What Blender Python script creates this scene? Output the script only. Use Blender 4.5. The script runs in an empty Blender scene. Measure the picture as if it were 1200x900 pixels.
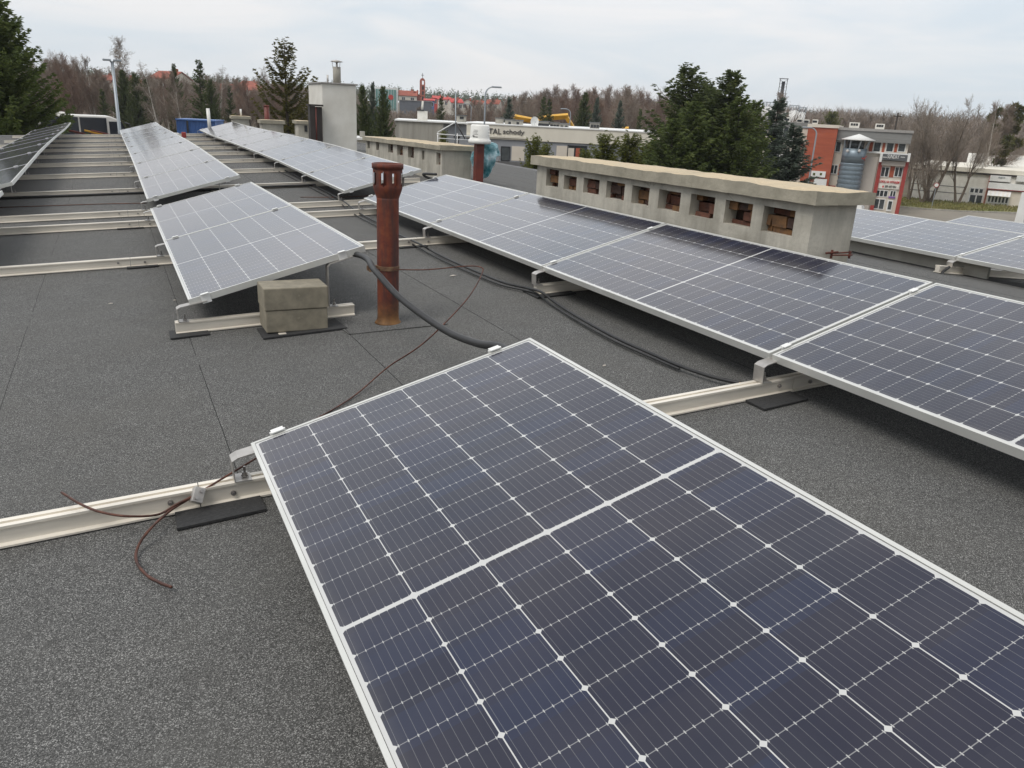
import bpy, bmesh, math, random
import numpy as np
from mathutils import Matrix, Vector
from mathutils import noise as mnoise
from math import radians as RAD, sin, cos, pi, hypot, atan2, sqrt, degrees

random.seed(7)
S = bpy.context.scene
COL = S.collection

# ------------------------------------------------------------------ camera
CAMZ = 1.213
F_PX = 915.4
PITCH, ROLL, YAW = RAD(18.98), RAD(2.94), RAD(27.08)
FWD = np.array([sin(YAW)*cos(PITCH), cos(YAW)*cos(PITCH), -sin(PITCH)])
_r = np.array([cos(YAW), -sin(YAW), 0.0]); _u = np.cross(_r, FWD)
RGT = _r*cos(ROLL) + _u*sin(ROLL); UPV = -_r*sin(ROLL) + _u*cos(ROLL)
cd = bpy.data.cameras.new('camera'); cam = bpy.data.objects.new('camera', cd); COL.objects.link(cam)
cd.sensor_width = 36; cd.lens = F_PX/1200*36; cd.clip_start = 0.05; cd.clip_end = 9000
M = Matrix.Identity(4)
for i in range(3):
    M[i][0] = RGT[i]; M[i][1] = UPV[i]; M[i][2] = -FWD[i]
M[2][3] = CAMZ
cam.matrix_world = M
S.camera = cam
S.render.resolution_x = 1024; S.render.resolution_y = 768

# ------------------------------------------------------------------ world, sun, exposure
SUN_EL, SUN_AZ = RAD(56), RAD(248)          # azimuth clockwise from +Y
w = bpy.data.worlds.new('World'); S.world = w; w.use_nodes = True
nt = w.node_tree; nt.nodes.clear()
def wn(t, **k):
    n = nt.nodes.new(t)
    for a, b in k.items(): setattr(n, a, b)
    return n
out = wn('ShaderNodeOutputWorld'); bg = wn('ShaderNodeBackground'); bg.inputs[1].default_value = 0.1
sky = wn('ShaderNodeTexSky'); sky.sky_type = 'NISHITA'; sky.sun_disc = False
sky.sun_elevation = SUN_EL; sky.sun_rotation = SUN_AZ
tc = wn('ShaderNodeTexCoord'); mp = wn('ShaderNodeMapping'); mp.inputs['Scale'].default_value = (1.0, 1.0, 4.5)
nz = wn('ShaderNodeTexNoise'); nz.inputs['Scale'].default_value = 3.1; nz.inputs['Detail'].default_value = 7; nz.inputs['Roughness'].default_value = .55; nz.inputs['Distortion'].default_value = .6
rp = wn('ShaderNodeValToRGB')
rp.color_ramp.elements[0].position = .36; rp.color_ramp.elements[0].color = (5.9, 6.45, 6.95, 1)
rp.color_ramp.elements[1].position = .64; rp.color_ramp.elements[1].color = (7.5, 7.4, 7.4, 1)
mx = wn('ShaderNodeMix', data_type='RGBA'); mx.inputs[0].default_value = .93
L_ = nt.links.new
L_(tc.outputs['Generated'], mp.inputs[0]); L_(mp.outputs[0], nz.inputs['Vector']); L_(nz.outputs[0], rp.inputs[0])
# sky brightness follows height, and is dimmed behind the camera to deepen under-panel shade
sx_ = wn('ShaderNodeSeparateXYZ'); L_(tc.outputs['Generated'], sx_.inputs[0])
mr = wn('ShaderNodeFloatCurve'); cv = mr.mapping.curves[0]     # luminance by height: pale low band, bright cloud deck, duller zenith
cv.points[0].location = (0, .50); cv.points[1].location = (1, .44)
for p_ in ((.13, .475), (.30, .76), (.48, .74), (.75, .56)): cv.points.new(*p_)
mr.mapping.update(); L_(sx_.outputs[2], mr.inputs['Value'])
m2 = wn('ShaderNodeMath', operation='MULTIPLY'); m2.inputs[1].default_value = 2.0; L_(mr.outputs[0], m2.inputs[0])
vm = wn('ShaderNodeVectorMath', operation='SCALE'); L_(rp.outputs[0], vm.inputs[0]); dp = wn('ShaderNodeVectorMath', operation='DOT_PRODUCT'); dp.inputs[1].default_value = (.55, .83, 0); L_(tc.outputs['Generated'], dp.inputs[0])
az = wn('ShaderNodeMapRange'); az.inputs['From Min'].default_value = -.7; az.inputs['From Max'].default_value = .55; az.inputs['To Min'].default_value = .5; az.inputs['To Max'].default_value = 1.0
L_(dp.outputs['Value'], az.inputs[0]); m3 = wn('ShaderNodeMath', operation='MULTIPLY'); L_(m2.outputs[0], m3.inputs[0]); L_(az.outputs[0], m3.inputs[1])
L_(m3.outputs[0], vm.inputs['Scale'])
L_(sky.outputs[0], mx.inputs[6]); L_(vm.outputs[0], mx.inputs[7]); L_(mx.outputs[2], bg.inputs[0]); L_(bg.outputs[0], out.inputs[0])
sd = bpy.data.lights.new('sun', 'SUN'); sd.energy = 1.5; sd.angle = RAD(28); sd.color = (1, .96, .9)
so = bpy.data.objects.new('sun', sd); COL.objects.link(so)
sdir = Vector((sin(SUN_AZ)*cos(SUN_EL), cos(SUN_AZ)*cos(SUN_EL), sin(SUN_EL)))
so.rotation_euler = sdir.to_track_quat('Z', 'Y').to_euler()
so.location = (0, 0, 60)
S.view_settings.view_transform = 'Standard'; S.view_settings.look = 'None'
S.view_settings.exposure = 0.45; S.view_settings.gamma = 1; S.view_settings.use_curve_mapping = False

# ------------------------------------------------------------------ pixel rays (photo pixels, 1200 x 900), roof and terrain profiles
def ray(u, v): return FWD + RGT*(u-600)/F_PX - UPV*(v-450)/F_PX
C0 = np.array([0, 0, CAMZ])
def atd(u, v, d):
    q = ray(u, v); return C0 + q*d/hypot(q[0], q[1])
def atx(u, v, x): q = ray(u, v); return C0 + q*x/q[0]
def aty(u, v, y): q = ray(u, v); return C0 + q*y/q[1]
YS = [-8, 9.56, 11.67, 13.79, 15.9, 18.02, 20.13, 22.24, 24.36, 26.47, 27.3]
ZS = [.04, -.048, -.02, .012, .022, .022, .018, .012, .015, .04, .05]
RIDGE = 5.0
def rz(x, y):
    return float(np.interp(y, YS, ZS)) + (.0444*x if x < RIDGE else .0444*RIDGE - .09*(x-RIDGE))
def onroof(u, v, h=0.0):
    q = ray(u, v); lo, hi = .3, 60
    for _ in range(50):
        m = (lo+hi)/2; p = C0+q*m
        if p[2]-h > rz(p[0], p[1]): lo = m
        else: hi = m
    return Vector(C0+q*lo)
def sstep(a, b, x):
    t = min(1, max(0, (x-a)/(b-a))); return t*t*(3-2*t)
def terr(x, y):
    d = hypot(x, y); a = degrees(atan2(x, y))
    if a < -130: a += 360
    lf = 1-sstep(12, 40, abs(a))
    return -6.3 + 2.2*lf*sstep(34, 62, d) + 9.5*sstep(122, 520, d) + 5*sstep(600, 1500, d)
def spot(u, d):
    """ground point in the direction of photo column u, d metres away"""
    q = ray(u, 107+u*.0515); h = hypot(q[0], q[1])
    x, y = q[0]*d/h, q[1]*d/h
    return Vector((x, y, terr(x, y)))

# ------------------------------------------------------------------ materials
MAT = {}
def newmat(name):
    m = bpy.data.materials.new(name); m.use_nodes = True
    t = m.node_tree; b = t.nodes['Principled BSDF']; return m, t, b
def nn(t, ty, **k):
    n = t.nodes.new(ty)
    for a, b in k.items(): setattr(n, a, b)
    return n
def rampn(t, src, stops):
    r = nn(t, 'ShaderNodeValToRGB'); e = r.color_ramp.elements
    while len(e) < len(stops): e.new(.5)
    for k, (p, c) in enumerate(stops):
        e[k].position = p; e[k].color = (*c, 1)
    t.links.new(src, r.inputs[0]); return r.outputs[0]
def noise(t, scale, detail=4, rough=.55, coord='Object', stretch=None):
    c = nn(t, 'ShaderNodeTexCoord'); s = c.outputs[coord]
    if stretch:
        m = nn(t, 'ShaderNodeMapping'); m.inputs['Scale'].default_value = stretch
        t.links.new(s, m.inputs[0]); s = m.outputs[0]
    n = nn(t, 'ShaderNodeTexNoise'); n.inputs['Scale'].default_value = scale
    n.inputs['Detail'].default_value = detail; n.inputs['Roughness'].default_value = rough
    t.links.new(s, n.inputs['Vector']); return n.outputs[0]
def mixc(t, fac, a, b, mode='MIX'):
    m = nn(t, 'ShaderNodeMix', data_type='RGBA', blend_type=mode)
    for i, x in ((0, fac), (6, a), (7, b)):
        if hasattr(x, 'links'): t.links.new(x, m.inputs[i])
        elif i == 0: m.inputs[0].default_value = x
        else: m.inputs[i].default_value = (*x, 1)
    return m.outputs[2]
def bump(t, b, src, strength=.3, dist=.01):
    n = nn(t, 'ShaderNodeBump'); n.inputs['Strength'].default_value = strength; n.inputs['Distance'].default_value = dist
    t.links.new(src, n.inputs['Height']); t.links.new(n.outputs[0], b.inputs['Normal'])
def mat(name, c1, c2=None, scale=6, rough=.6, metal=0, spec=.5, bmp=0, stretch=None, detail=5, lo=.35, hi=.65, third=None, coord='Object'):
    m, t, b = newmat(name)
    b.inputs['Roughness'].default_value = rough; b.inputs['Metallic'].default_value = metal
    b.inputs['Specular IOR Level'].default_value = spec
    c2 = c2 or tuple(x*.8 for x in c1)
    n = noise(t, scale, detail, stretch=stretch, coord=coord)
    st = [(lo, c1), (hi, c2)]
    if third: st.append((min(.99, hi+.12), third))
    t.links.new(rampn(t, n, st), b.inputs['Base Color'])
    if bmp: bump(t, b, n, bmp)
    MAT[name] = m; return m

mat('anodised_frame', (.64, .64, .61), (.55, .55, .52), 3, .38, .25)
mat('aluminium_rail', (.80, .745, .65), (.66, .61, .53), 9, .40, .25, stretch=(.4, 3, 3))
mat('galvanised_steel', (.50, .48, .45), (.38, .36, .34), 14, .42, .6)
mat('bolt_steel', (.42, .40, .38), (.30, .28, .27), 30, .35, .8)
mat('black_rubber', (.018, .018, .019), (.028, .028, .028), 20, .55)
mat('bitumen_pad', (.022, .022, .023), (.035, .035, .035), 90, .8, bmp=.4)
mat('backsheet', (.30, .30, .30), (.26, .26, .26), 2, .7)  # white sheet greyed so the shade beneath the panels comes out deeper
mat('block_concrete', (.27, .24, .18), (.185, .165, .125), 16, .92, bmp=.35, third=(.33, .29, .21))
mat('rust_clamp', (.26, .16, .09), (.14, .08, .05), 30, .6, .3)
mat('copper_wire', (.14, .055, .035), (.06, .028, .022), 25, .5, .4)
mat('white_plastic', (.80, .79, .75), (.72, .71, .67), 5, .4)
mat('dark_paint', (.03, .032, .036), None, 4, .35)
mat('rust_paint', (.17, .035, .022), (.10, .022, .017), 7, .55)
mat('white_render', (.76, .74, .68), (.64, .615, .55), 2.2, .9, bmp=.35, third=(.80, .78, .73))
mat('dark_metal', (.06, .05, .045), (.035, .03, .028), 3, .5, .3, stretch=(4, 4, .5))
mat('cream_wall', (.76, .72, .62), (.66, .62, .53), .6, .85, stretch=(1, 1, .3))
mat('grey_wall', (.32, .33, .35), (.26, .27, .29), .8, .85)
mat('plinth_grey', (.16, .16, .16), (.11, .11, .11), .8, .9)
mat('stained_concrete', (.44, .42, .37), (.29, .275, .24), .9, .92, stretch=(2.5, 2.5, .25))
mat('window_glass', (.025, .032, .036), (.07, .08, .085), .8, .08, detail=2)
mat('window_frame_white', (.76, .76, .74), None, 3, .5)
mat('brick_red', (.40, .10, .05), (.32, .075, .04), 1.5, .85, stretch=(.4, .4, 3))
mat('red_paint', (.36, .05, .04), (.30, .04, .035), 2, .5)
mat('pale_panel', (.68, .62, .53), (.62, .56, .48), .7, .7)
mat('taupe_panel', (.49, .44, .39), (.44, .40, .36), .7, .75)
mat('zinc_tower', (.22, .27, .31), (.15, .19, .22), 1.2, .4, .35, stretch=(.4, .4, 5))
mat('slate_band', (.23, .23, .22), (.18, .18, .175), 1, .7, stretch=(.2, .2, 6))
mat('white_paint', (.78, .78, .76), (.70, .70, .68), 2, .5)
mat('sign_grey', (.11, .115, .12), None, 2, .5)
mat('sign_white', (.80, .77, .70), None, 2, .5)
mat('letter_red', (.60, .03, .04), None, 2, .5)
mat('letter_dark', (.10, .095, .09), None, 2, .5)
mat('letter_white', (.82, .82, .8), None, 2, .5)
mat('purple_paint', (.22, .10, .38), None, 2, .5)
mat('roof_tile_red', (.34, .085, .045), (.24, .06, .035), .5, .8)
mat('roof_tile_bright', (.52, .045, .03), (.42, .04, .03), .5, .7)
mat('house_wall', (.62, .58, .50), (.55, .51, .44), .3, .85)
mat('blue_paint', (.07, .17, .42), (.05, .12, .32), .8, .5)
mat('yellow_paint', (.70, .38, .03), (.55, .30, .03), 1, .5)
mat('green_glass', (.10, .24, .22), (.16, .32, .29), .25, .15)
mat('coach_white', (.75, .73, .68), None, 1, .35)
mat('coach_glass', (.018, .021, .03), (.025, .03, .04), .5, .1)
mat('car_dark', (.05, .055, .065), None, 1, .25)
mat('car_silver', (.45, .47, .5), None, 1, .25, .3)
mat('car_blue', (.07, .10, .15), None, 1, .25, .2)
mat('tyre', (.02, .02, .02), None, 5, .8)
mat('pole_grey', (.36, .40, .43), (.30, .33, .36), 1, .45, .3)
mat('blue_slate', (.12, .13, .15), None, 1, .6)
mat('bark_dark', (.060, .045, .034), (.035, .027, .022), 3, .95, stretch=(2, 2, .4))
mat('bark_grey', (.17, .135, .10), (.11, .085, .065), 3, .95, stretch=(2, 2, .4))
mat('bark_birch', (.55, .52, .47), (.36, .33, .29), 2.2, .85, stretch=(.6, .6, 3), third=(.08, .07, .06))
mat('twig_brown', (.27, .215, .17), (.20, .158, .125), .5, .95)
mat('twig_grey', (.32, .27, .22), (.24, .20, .165), .5, .95)
mat('twig_red', (.26, .175, .13), (.19, .13, .10), .5, .95)
mat('wood_brown', (.27, .21, .165), (.17, .135, .105), .045, .95, detail=7, lo=.3, hi=.62, third=(.24, .16, .12), coord='Object')
mat('leaf_litter', (.16, .075, .045), (.09, .055, .035), .6, .95)
mat('grass_verge', (.15, .16, .04), (.22, .19, .075), .35, .95)
mat('asphalt', (.24, .215, .175), (.19, .168, .138), .25, .92)
mat('mistletoe', (.07, .085, .018), (.11, .10, .02), 1.0, .9)

def foliage(name, a, b, c):
    m, t, bs = newmat(name); bs.inputs['Roughness'].default_value = .65; bs.inputs['Specular IOR Level'].default_value = .25
    n = noise(t, 1.7, 4); n2 = noise(t, 12, 2)
    base = rampn(t, n, [(.3, a), (.55, b), (.75, c)])
    col = mixc(t, .35, base, rampn(t, n2, [(.35, tuple(x*.7 for x in a)), (.7, c)]))
    t.links.new(col, bs.inputs['Base Color'])
    tr = nn(t, 'ShaderNodeBsdfTranslucent'); t.links.new(col, tr.inputs[0]); ms = nn(t, 'ShaderNodeMixShader'); ms.inputs[0].default_value = .4
    t.links.new(bs.outputs[0], ms.inputs[1]); t.links.new(tr.outputs[0], ms.inputs[2]); t.links.new(ms.outputs[0], t.nodes['Material Output'].inputs[0])
    MAT[name] = m
foliage('needles_green', (.060, .092, .028), (.115, .155, .045), (.20, .225, .065))
foliage('needles_dark', (.046, .070, .027), (.090, .118, .040), (.165, .18, .06))
foliage('needles_blue', (.060, .085, .062), (.110, .142, .108), (.20, .225, .18))
foliage('needles_olive', (.065, .066, .018), (.12, .112, .030), (.18, .155, .046))
foliage('needles_pine', (.075, .095, .020), (.145, .165, .034), (.24, .23, .055))

# roof membrane: mineral granules with bitumen bleed along the sheet laps
def roof_material():
    m, t, b = newmat('bitumen_felt'); b.inputs['Roughness'].default_value = .93; b.inputs['Specular IOR Level'].default_value = .25
    c = nn(t, 'ShaderNodeTexCoord')
    vo = nn(t, 'ShaderNodeTexVoronoi'); vo.inputs['Scale'].default_value = 480
    t.links.new(c.outputs['Object'], vo.inputs['Vector'])
    sep = nn(t, 'ShaderNodeSeparateColor'); t.links.new(vo.outputs['Color'], sep.inputs[0])
    gran = rampn(t, sep.outputs[0], [(0, (.028, .028, .0275)), (.4, (.072, .072, .070)), (.8, (.142, .141, .137)), (1, (.38, .375, .36))])
    big = noise(t, .55, 6, .62)
    mid = noise(t, 5, 5, .6)
    col = mixc(t, rampn(t, mid, [(.3, (0, 0, 0)), (.75, (.32, .32, .32))]), gran, (.06, .058, .055))
    pool = noise(t, 1.4, 4, .5)
    col = mixc(t, rampn(t, pool, [(.50, (0, 0, 0)), (.56, (.22, .22, .22)), (.60, (.08, .08, .08)), (.75, (.2, .2, .2))]), col, (.115, .113, .105))
    brown = rampn(t, big, [(.47, (0, 0, 0)), (.74, (.16, .16, .16))])
    col = mixc(t, brown, col, (.12, .105, .082))
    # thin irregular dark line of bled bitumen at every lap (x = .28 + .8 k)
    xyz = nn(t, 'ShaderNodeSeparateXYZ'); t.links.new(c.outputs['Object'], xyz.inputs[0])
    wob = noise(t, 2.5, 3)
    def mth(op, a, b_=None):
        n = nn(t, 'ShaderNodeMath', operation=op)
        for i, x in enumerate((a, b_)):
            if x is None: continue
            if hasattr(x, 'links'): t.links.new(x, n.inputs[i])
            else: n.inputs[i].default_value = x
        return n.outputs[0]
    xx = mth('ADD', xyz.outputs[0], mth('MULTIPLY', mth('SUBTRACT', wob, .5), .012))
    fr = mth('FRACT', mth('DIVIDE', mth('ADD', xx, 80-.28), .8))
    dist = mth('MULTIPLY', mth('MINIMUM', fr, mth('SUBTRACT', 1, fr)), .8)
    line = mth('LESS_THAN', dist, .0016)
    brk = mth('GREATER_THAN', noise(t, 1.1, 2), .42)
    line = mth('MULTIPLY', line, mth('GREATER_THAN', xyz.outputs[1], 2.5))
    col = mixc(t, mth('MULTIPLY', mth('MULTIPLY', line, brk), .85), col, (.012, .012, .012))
    t.links.new(col, b.inputs['Base Color'])
    bump(t, b, sep.outputs[1], .4, .002)
    MAT['bitumen_felt'] = m
roof_material()

def concrete(name, a, b_, top, scale=3, streak=.75):
    """weathered concrete; upward faces carry sandy lichen and grit"""
    m, t, b = newmat(name); b.inputs['Roughness'].default_value = .95; b.inputs['Specular IOR Level'].default_value = .2
    n = noise(t, scale, 8, .65); st = noise(t, 3, 5, .6, stretch=(2.2, 2.2, .35)); f = noise(t, 45, 3)
    side = mixc(t, rampn(t, st, [(.42, (0, 0, 0)), (.72, (streak, streak, streak))]), rampn(t, n, [(.3, a), (.7, b_)]), tuple(x*.55 for x in b_))
    side = mixc(t, rampn(t, f, [(.5, (0, 0, 0)), (.8, (.3, .3, .3))]), side, tuple(x*.5 for x in a))
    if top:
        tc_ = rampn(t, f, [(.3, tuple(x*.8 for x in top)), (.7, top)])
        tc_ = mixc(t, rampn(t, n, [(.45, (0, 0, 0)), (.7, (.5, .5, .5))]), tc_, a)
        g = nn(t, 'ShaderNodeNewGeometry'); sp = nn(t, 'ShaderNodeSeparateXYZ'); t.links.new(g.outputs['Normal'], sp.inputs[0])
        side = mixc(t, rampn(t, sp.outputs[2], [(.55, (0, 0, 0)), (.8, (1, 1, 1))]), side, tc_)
    # hairline cracks and soot-dark blotches
    vc = nn(t, 'ShaderNodeTexVoronoi', feature='DISTANCE_TO_EDGE'); vc.inputs['Scale'].default_value = 1.3
    wv = nn(t, 'ShaderNodeTexCoord'); wz = nn(t, 'ShaderNodeVectorMath', operation='ADD'); nw = nn(t, 'ShaderNodeTexNoise'); nw.inputs['Scale'].default_value = 6; t.links.new(wv.outputs['Object'], nw.inputs['Vector'])
    sw_ = nn(t, 'ShaderNodeVectorMath', operation='SCALE'); sw_.inputs['Scale'].default_value = .25; t.links.new(nw.outputs['Color'], sw_.inputs[0])
    t.links.new(wv.outputs['Object'], wz.inputs[0]); t.links.new(sw_.outputs[0], wz.inputs[1]); t.links.new(wz.outputs[0], vc.inputs['Vector'])
    crk = rampn(t, vc.outputs['Distance'], [(.0, (.6, .6, .6)), (.006, (0, 0, 0))])
    ck = nn(t, 'ShaderNodeMath', operation='MULTIPLY'); t.links.new(crk, ck.inputs[0]); t.links.new(rampn(t, noise(t, 1.1, 3), [(.50, (0, 0, 0)), (.60, (.8, .8, .8))]), ck.inputs[1])
    side = mixc(t, ck.outputs[0], side, (.14, .13, .105))
    blo = rampn(t, noise(t, 1.6, 6, .65), [(.52, (0, 0, 0)), (.72, (.55, .55, .55))])
    side = mixc(t, blo, side, (.20, .185, .15))
    t.links.new(side, b.inputs['Base Color']); bump(t, b, n, .6, .025); MAT[name] = m
concrete('vent_concrete', (.56, .53, .46), (.43, .405, .345), None)
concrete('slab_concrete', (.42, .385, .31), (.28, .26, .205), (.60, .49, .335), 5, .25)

mat('brick_dull', (.15, .06, .038), (.085, .042, .03), 25, .95, bmp=.5)
mat('brick_ochre', (.20, .10, .04), (.11, .062, .034), 25, .95, bmp=.5)
mat('brick_burnt', (.075, .04, .03), (.045, .03, .024), 25, .95, bmp=.5)

def rust_material():
    m, t, b = newmat('rusty_iron'); b.inputs['Roughness'].default_value = .72
    n = noise(t, 9, 8, .7); st = noise(t, 7, 5, .6, stretch=(3, 3, .35))
    base = rampn(t, n, [(.3, (.06, .017, .012)), (.5, (.14, .030, .015)), (.7, (.22, .060, .020))])
    c = mixc(t, rampn(t, st, [(.45, (0, 0, 0)), (.65, (.8, .8, .8))]), base, (.045, .027, .026))
    g = nn(t, 'ShaderNodeTexCoord'); sp = nn(t, 'ShaderNodeSeparateXYZ'); t.links.new(g.outputs['Object'], sp.inputs[0])
    foot = rampn(t, sp.outputs[2], [(.02, (1, 1, 1)), (.16, (0, 0, 0))])
    c = mixc(t, mixc(t, n, foot, (0, 0, 0), 'MULTIPLY') if False else foot, c, rampn(t, n, [(.35, (.07, .035, .014)), (.65, (.24, .115, .035))]))
    t.links.new(c, b.inputs['Base Color']); bump(t, b, n, .5, .004); MAT['rusty_iron'] = m
rust_material()

PW, PL, PT = 1.02, 2.094, .035
def cell_material():
    m, t, b = newmat('solar_cells')
    b.inputs['Roughness'].default_value = .11; b.inputs['IOR'].default_value = 1.47; b.inputs['Sheen Weight'].default_value = .05; b.inputs['Sheen Roughness'].default_value = .45; b.inputs['Sheen Tint'].default_value = (1, .95, .90, 1); b.inputs['Specular IOR Level'].default_value = .5
    tcn = nn(t, 'ShaderNodeTexCoord'); xyz = nn(t, 'ShaderNodeSeparateXYZ'); t.links.new(tcn.outputs['Object'], xyz.inputs[0])
    X, Y = xyz.outputs[0], xyz.outputs[1]
    def mth(op, a, b_=None, c_=None):
        n = nn(t, 'ShaderNodeMath', operation=op)
        for i, x in enumerate((a, b_, c_)):
            if x is None: continue
            if hasattr(x, 'links'): t.links.new(x, n.inputs[i])
            else: n.inputs[i].default_value = x
        return n.outputs[0]
    mx_, px = .0195, (PW-.039)/6
    yc, py = .0058, (PL/2-.0195-.0058)/12
    fx = mth('DIVIDE', mth('SUBTRACT', X, mx_), px)
    yp = mth('SUBTRACT', mth('ABSOLUTE', mth('SUBTRACT', Y, PL/2)), yc)
    fy = mth('DIVIDE', yp, py)
    def edge(f, p):
        r = mth('FRACT', f); return mth('MULTIPLY', mth('MINIMUM', r, mth('SUBTRACT', 1, r)), p)
    dx, dy = edge(fx, px), edge(fy, py)
    def lt(a, v): return mth('LESS_THAN', a, v)
    white = mth('MAXIMUM', lt(dx, .0012), lt(mth('ADD', dx, dy), .0078))
    white = mth('MAXIMUM', white, mth('MULTIPLY', lt(dy, .0008), .42))
    white = mth('MAXIMUM', white, lt(yp, 0))
    white = mth('MAXIMUM', white, mth('MAXIMUM', lt(fx, 0), mth('GREATER_THAN', fx, 6)))
    white = mth('MAXIMUM', white, mth('GREATER_THAN', fy, 12))
    bb = mth('ABSOLUTE', mth('SUBTRACT', mth('FRACT', mth('MULTIPLY', fx, 9)), .5))      # busbars, 9 to a cell
    bar = mth('MULTIPLY', lt(bb, .020), .24)
    dot = mth('MULTIPLY', mth('MULTIPLY', lt(bb, .055), lt(dy, .0034)), .8)
    white = mth('MAXIMUM', white, mth('MAXIMUM', bar, dot))
    wn_ = nn(t, 'ShaderNodeTexWhiteNoise', noise_dimensions='3D')
    cmb = nn(t, 'ShaderNodeCombineXYZ')
    t.links.new(mth('FLOOR', fx), cmb.inputs[0]); t.links.new(mth('FLOOR', mth('DIVIDE', Y, py)), cmb.inputs[1])
    oi = nn(t, 'ShaderNodeObjectInfo'); t.links.new(oi.outputs['Random'], cmb.inputs[2])
    t.links.new(cmb.outputs[0], wn_.inputs[0])
    cell = rampn(t, wn_.outputs[0], [(0, (.011, .0125, .031)), (.5, (.0145, .015, .031)), (1, (.013, .018, .046))])
    dust = rampn(t, noise(t, 2.3, 5, .6), [(.4, (0, 0, 0)), (.75, (.06, .06, .06))])
    cell = mixc(t, dust, cell, (.30, .28, .25))
    # grime left where rain dries along the low edge, and a few dried drops
    lowedge = mth('MULTIPLY', mth('SUBTRACT', 1, mth('MINIMUM', 1, mth('DIVIDE', X, .05))), noise(t, 22, 4))
    cell = mixc(t, mth('MULTIPLY', lowedge, .28), cell, (.26, .24, .20))
    vd = nn(t, 'ShaderNodeTexVoronoi'); vd.inputs['Scale'].default_value = 5.5; t.links.new(tcn.outputs['Object'], vd.inputs['Vector'])
    sd_ = nn(t, 'ShaderNodeSeparateColor'); t.links.new(vd.outputs['Color'], sd_.inputs[0])
    spotm = mth('MULTIPLY', mth('LESS_THAN', vd.outputs['Distance'], mth('MULTIPLY', sd_.outputs[0], .028)), mth('GREATER_THAN', sd_.outputs[1], .72))
    cell = mixc(t, mth('MULTIPLY', spotm, .5), cell, (.40, .38, .34))
    t.links.new(mixc(t, white, cell, (.52, .52, .51)), b.inputs['Base Color'])
    MAT['solar_cells'] = m
cell_material()

# ------------------------------------------------------------------ mesh builder and object helpers
class MB:
    def __init__(self): self.v = []; self.f = []; self.mi = []
    def add(self, vs, fs, mi=0):
        o = len(self.v); self.v.extend([tuple(p) for p in vs]); self.f.extend([tuple(i+o for i in q) for q in fs]); self.mi.extend([mi]*len(fs)); return self
    def box(self, x0, x1, y0, y1, z0, z1, mi=0, T=None):
        vs = [(x, y, z) for z in (z0, z1) for y in (y0, y1) for x in (x0, x1)]
        if T is not None: vs = [T(*p) for p in vs]
        return self.add(vs, [(0, 2, 3, 1), (4, 5, 7, 6), (0, 1, 5, 4), (2, 6, 7, 3), (0, 4, 6, 2), (1, 3, 7, 5)], mi)
    def loft(self, rings, mi=0, cap=True, closed=True):
        n = len(rings[0]); vs = [p for r in rings for p in r]; fs = []
        for k in range(len(rings)-1):
            for i in range(n if closed else n-1):
                j = (i+1) % n; fs.append((k*n+i, k*n+j, (k+1)*n+j, (k+1)*n+i))
        if cap:
            fs.append(tuple(range(n))[::-1]); fs.append(tuple((len(rings)-1)*n+i for i in range(n)))
        return self.add(vs, fs, mi)
    def tube(self, pts, r, n=8, mi=0, r1=None):
        pts = [Vector(p) for p in pts]; rings = []
        up = Vector((.13, .31, .94))
        for k, p in enumerate(pts):
            d = (pts[min(k+1, len(pts)-1)]-pts[max(k-1, 0)]).normalized()
            a = d.cross(up)
            if a.length < 1e-3: a = d.cross(Vector((1, 0, 0)))
            a.normalize(); b = a.cross(d)
            rr = r if r1 is None else r+(r1-r)*k/(len(pts)-1)
            rings.append([p+(a*cos(2*pi*i/n)+b*sin(2*pi*i/n))*rr for i in range(n)])
        return self.loft(rings, mi)
    def lathe(self, prof, c=(0, 0, 0), n=20, mi=0):
        rings = [[(c[0]+r*cos(2*pi*i/n), c[1]+r*sin(2*pi*i/n), c[2]+z) for i in range(n)] for r, z in prof]
        return self.loft(rings, mi)
    def build(self, name, mats, parent=None, smooth=False, loc=None):
        me = bpy.data.meshes.new(name); me.from_pydata(self.v, [], self.f)
        for m in ([mats] if isinstance(mats, str) else mats): me.materials.append(MAT[m])
        me.polygons.foreach_set('material_index', self.mi)
        if smooth: me.polygons.foreach_set('use_smooth', [True]*len(self.f))
        me.update()
        o = bpy.data.objects.new(name, me); COL.objects.link(o)
        if parent: o.parent = parent
        if loc is not None: o.location = loc
        return o
def tag(o, label, cat, group=None):
    o['label'] = label; o['category'] = cat
    if group: o['group'] = group
    return o
def struct(o): o['kind'] = 'structure'; return o
def empty(name, loc=(0, 0, 0), rz_=0, label=None, cat=None, group=None, mw=None):
    o = bpy.data.objects.new(name, None); COL.objects.link(o); o.empty_display_size = .1
    if mw is not None: o.matrix_world = mw
    else: o.location = loc; o.rotation_euler = (0, 0, rz_)
    if label: tag(o, label, cat, group)
    return o
KIDS = {}
def kids(o): return [c for c in COL.objects if c.parent == o]
def dup(o, parent=None, tree=None):
    c = o.copy(); COL.objects.link(c)
    if parent: c.parent = parent
    for ch in (tree or kids(o)): dup(ch, c)
    return c
def bevel(o, w_=.01, seg=2):
    m = o.modifiers.new('bevel', 'BEVEL'); m.width = w_; m.segments = seg; m.limit_method = 'ANGLE'; return o

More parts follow.
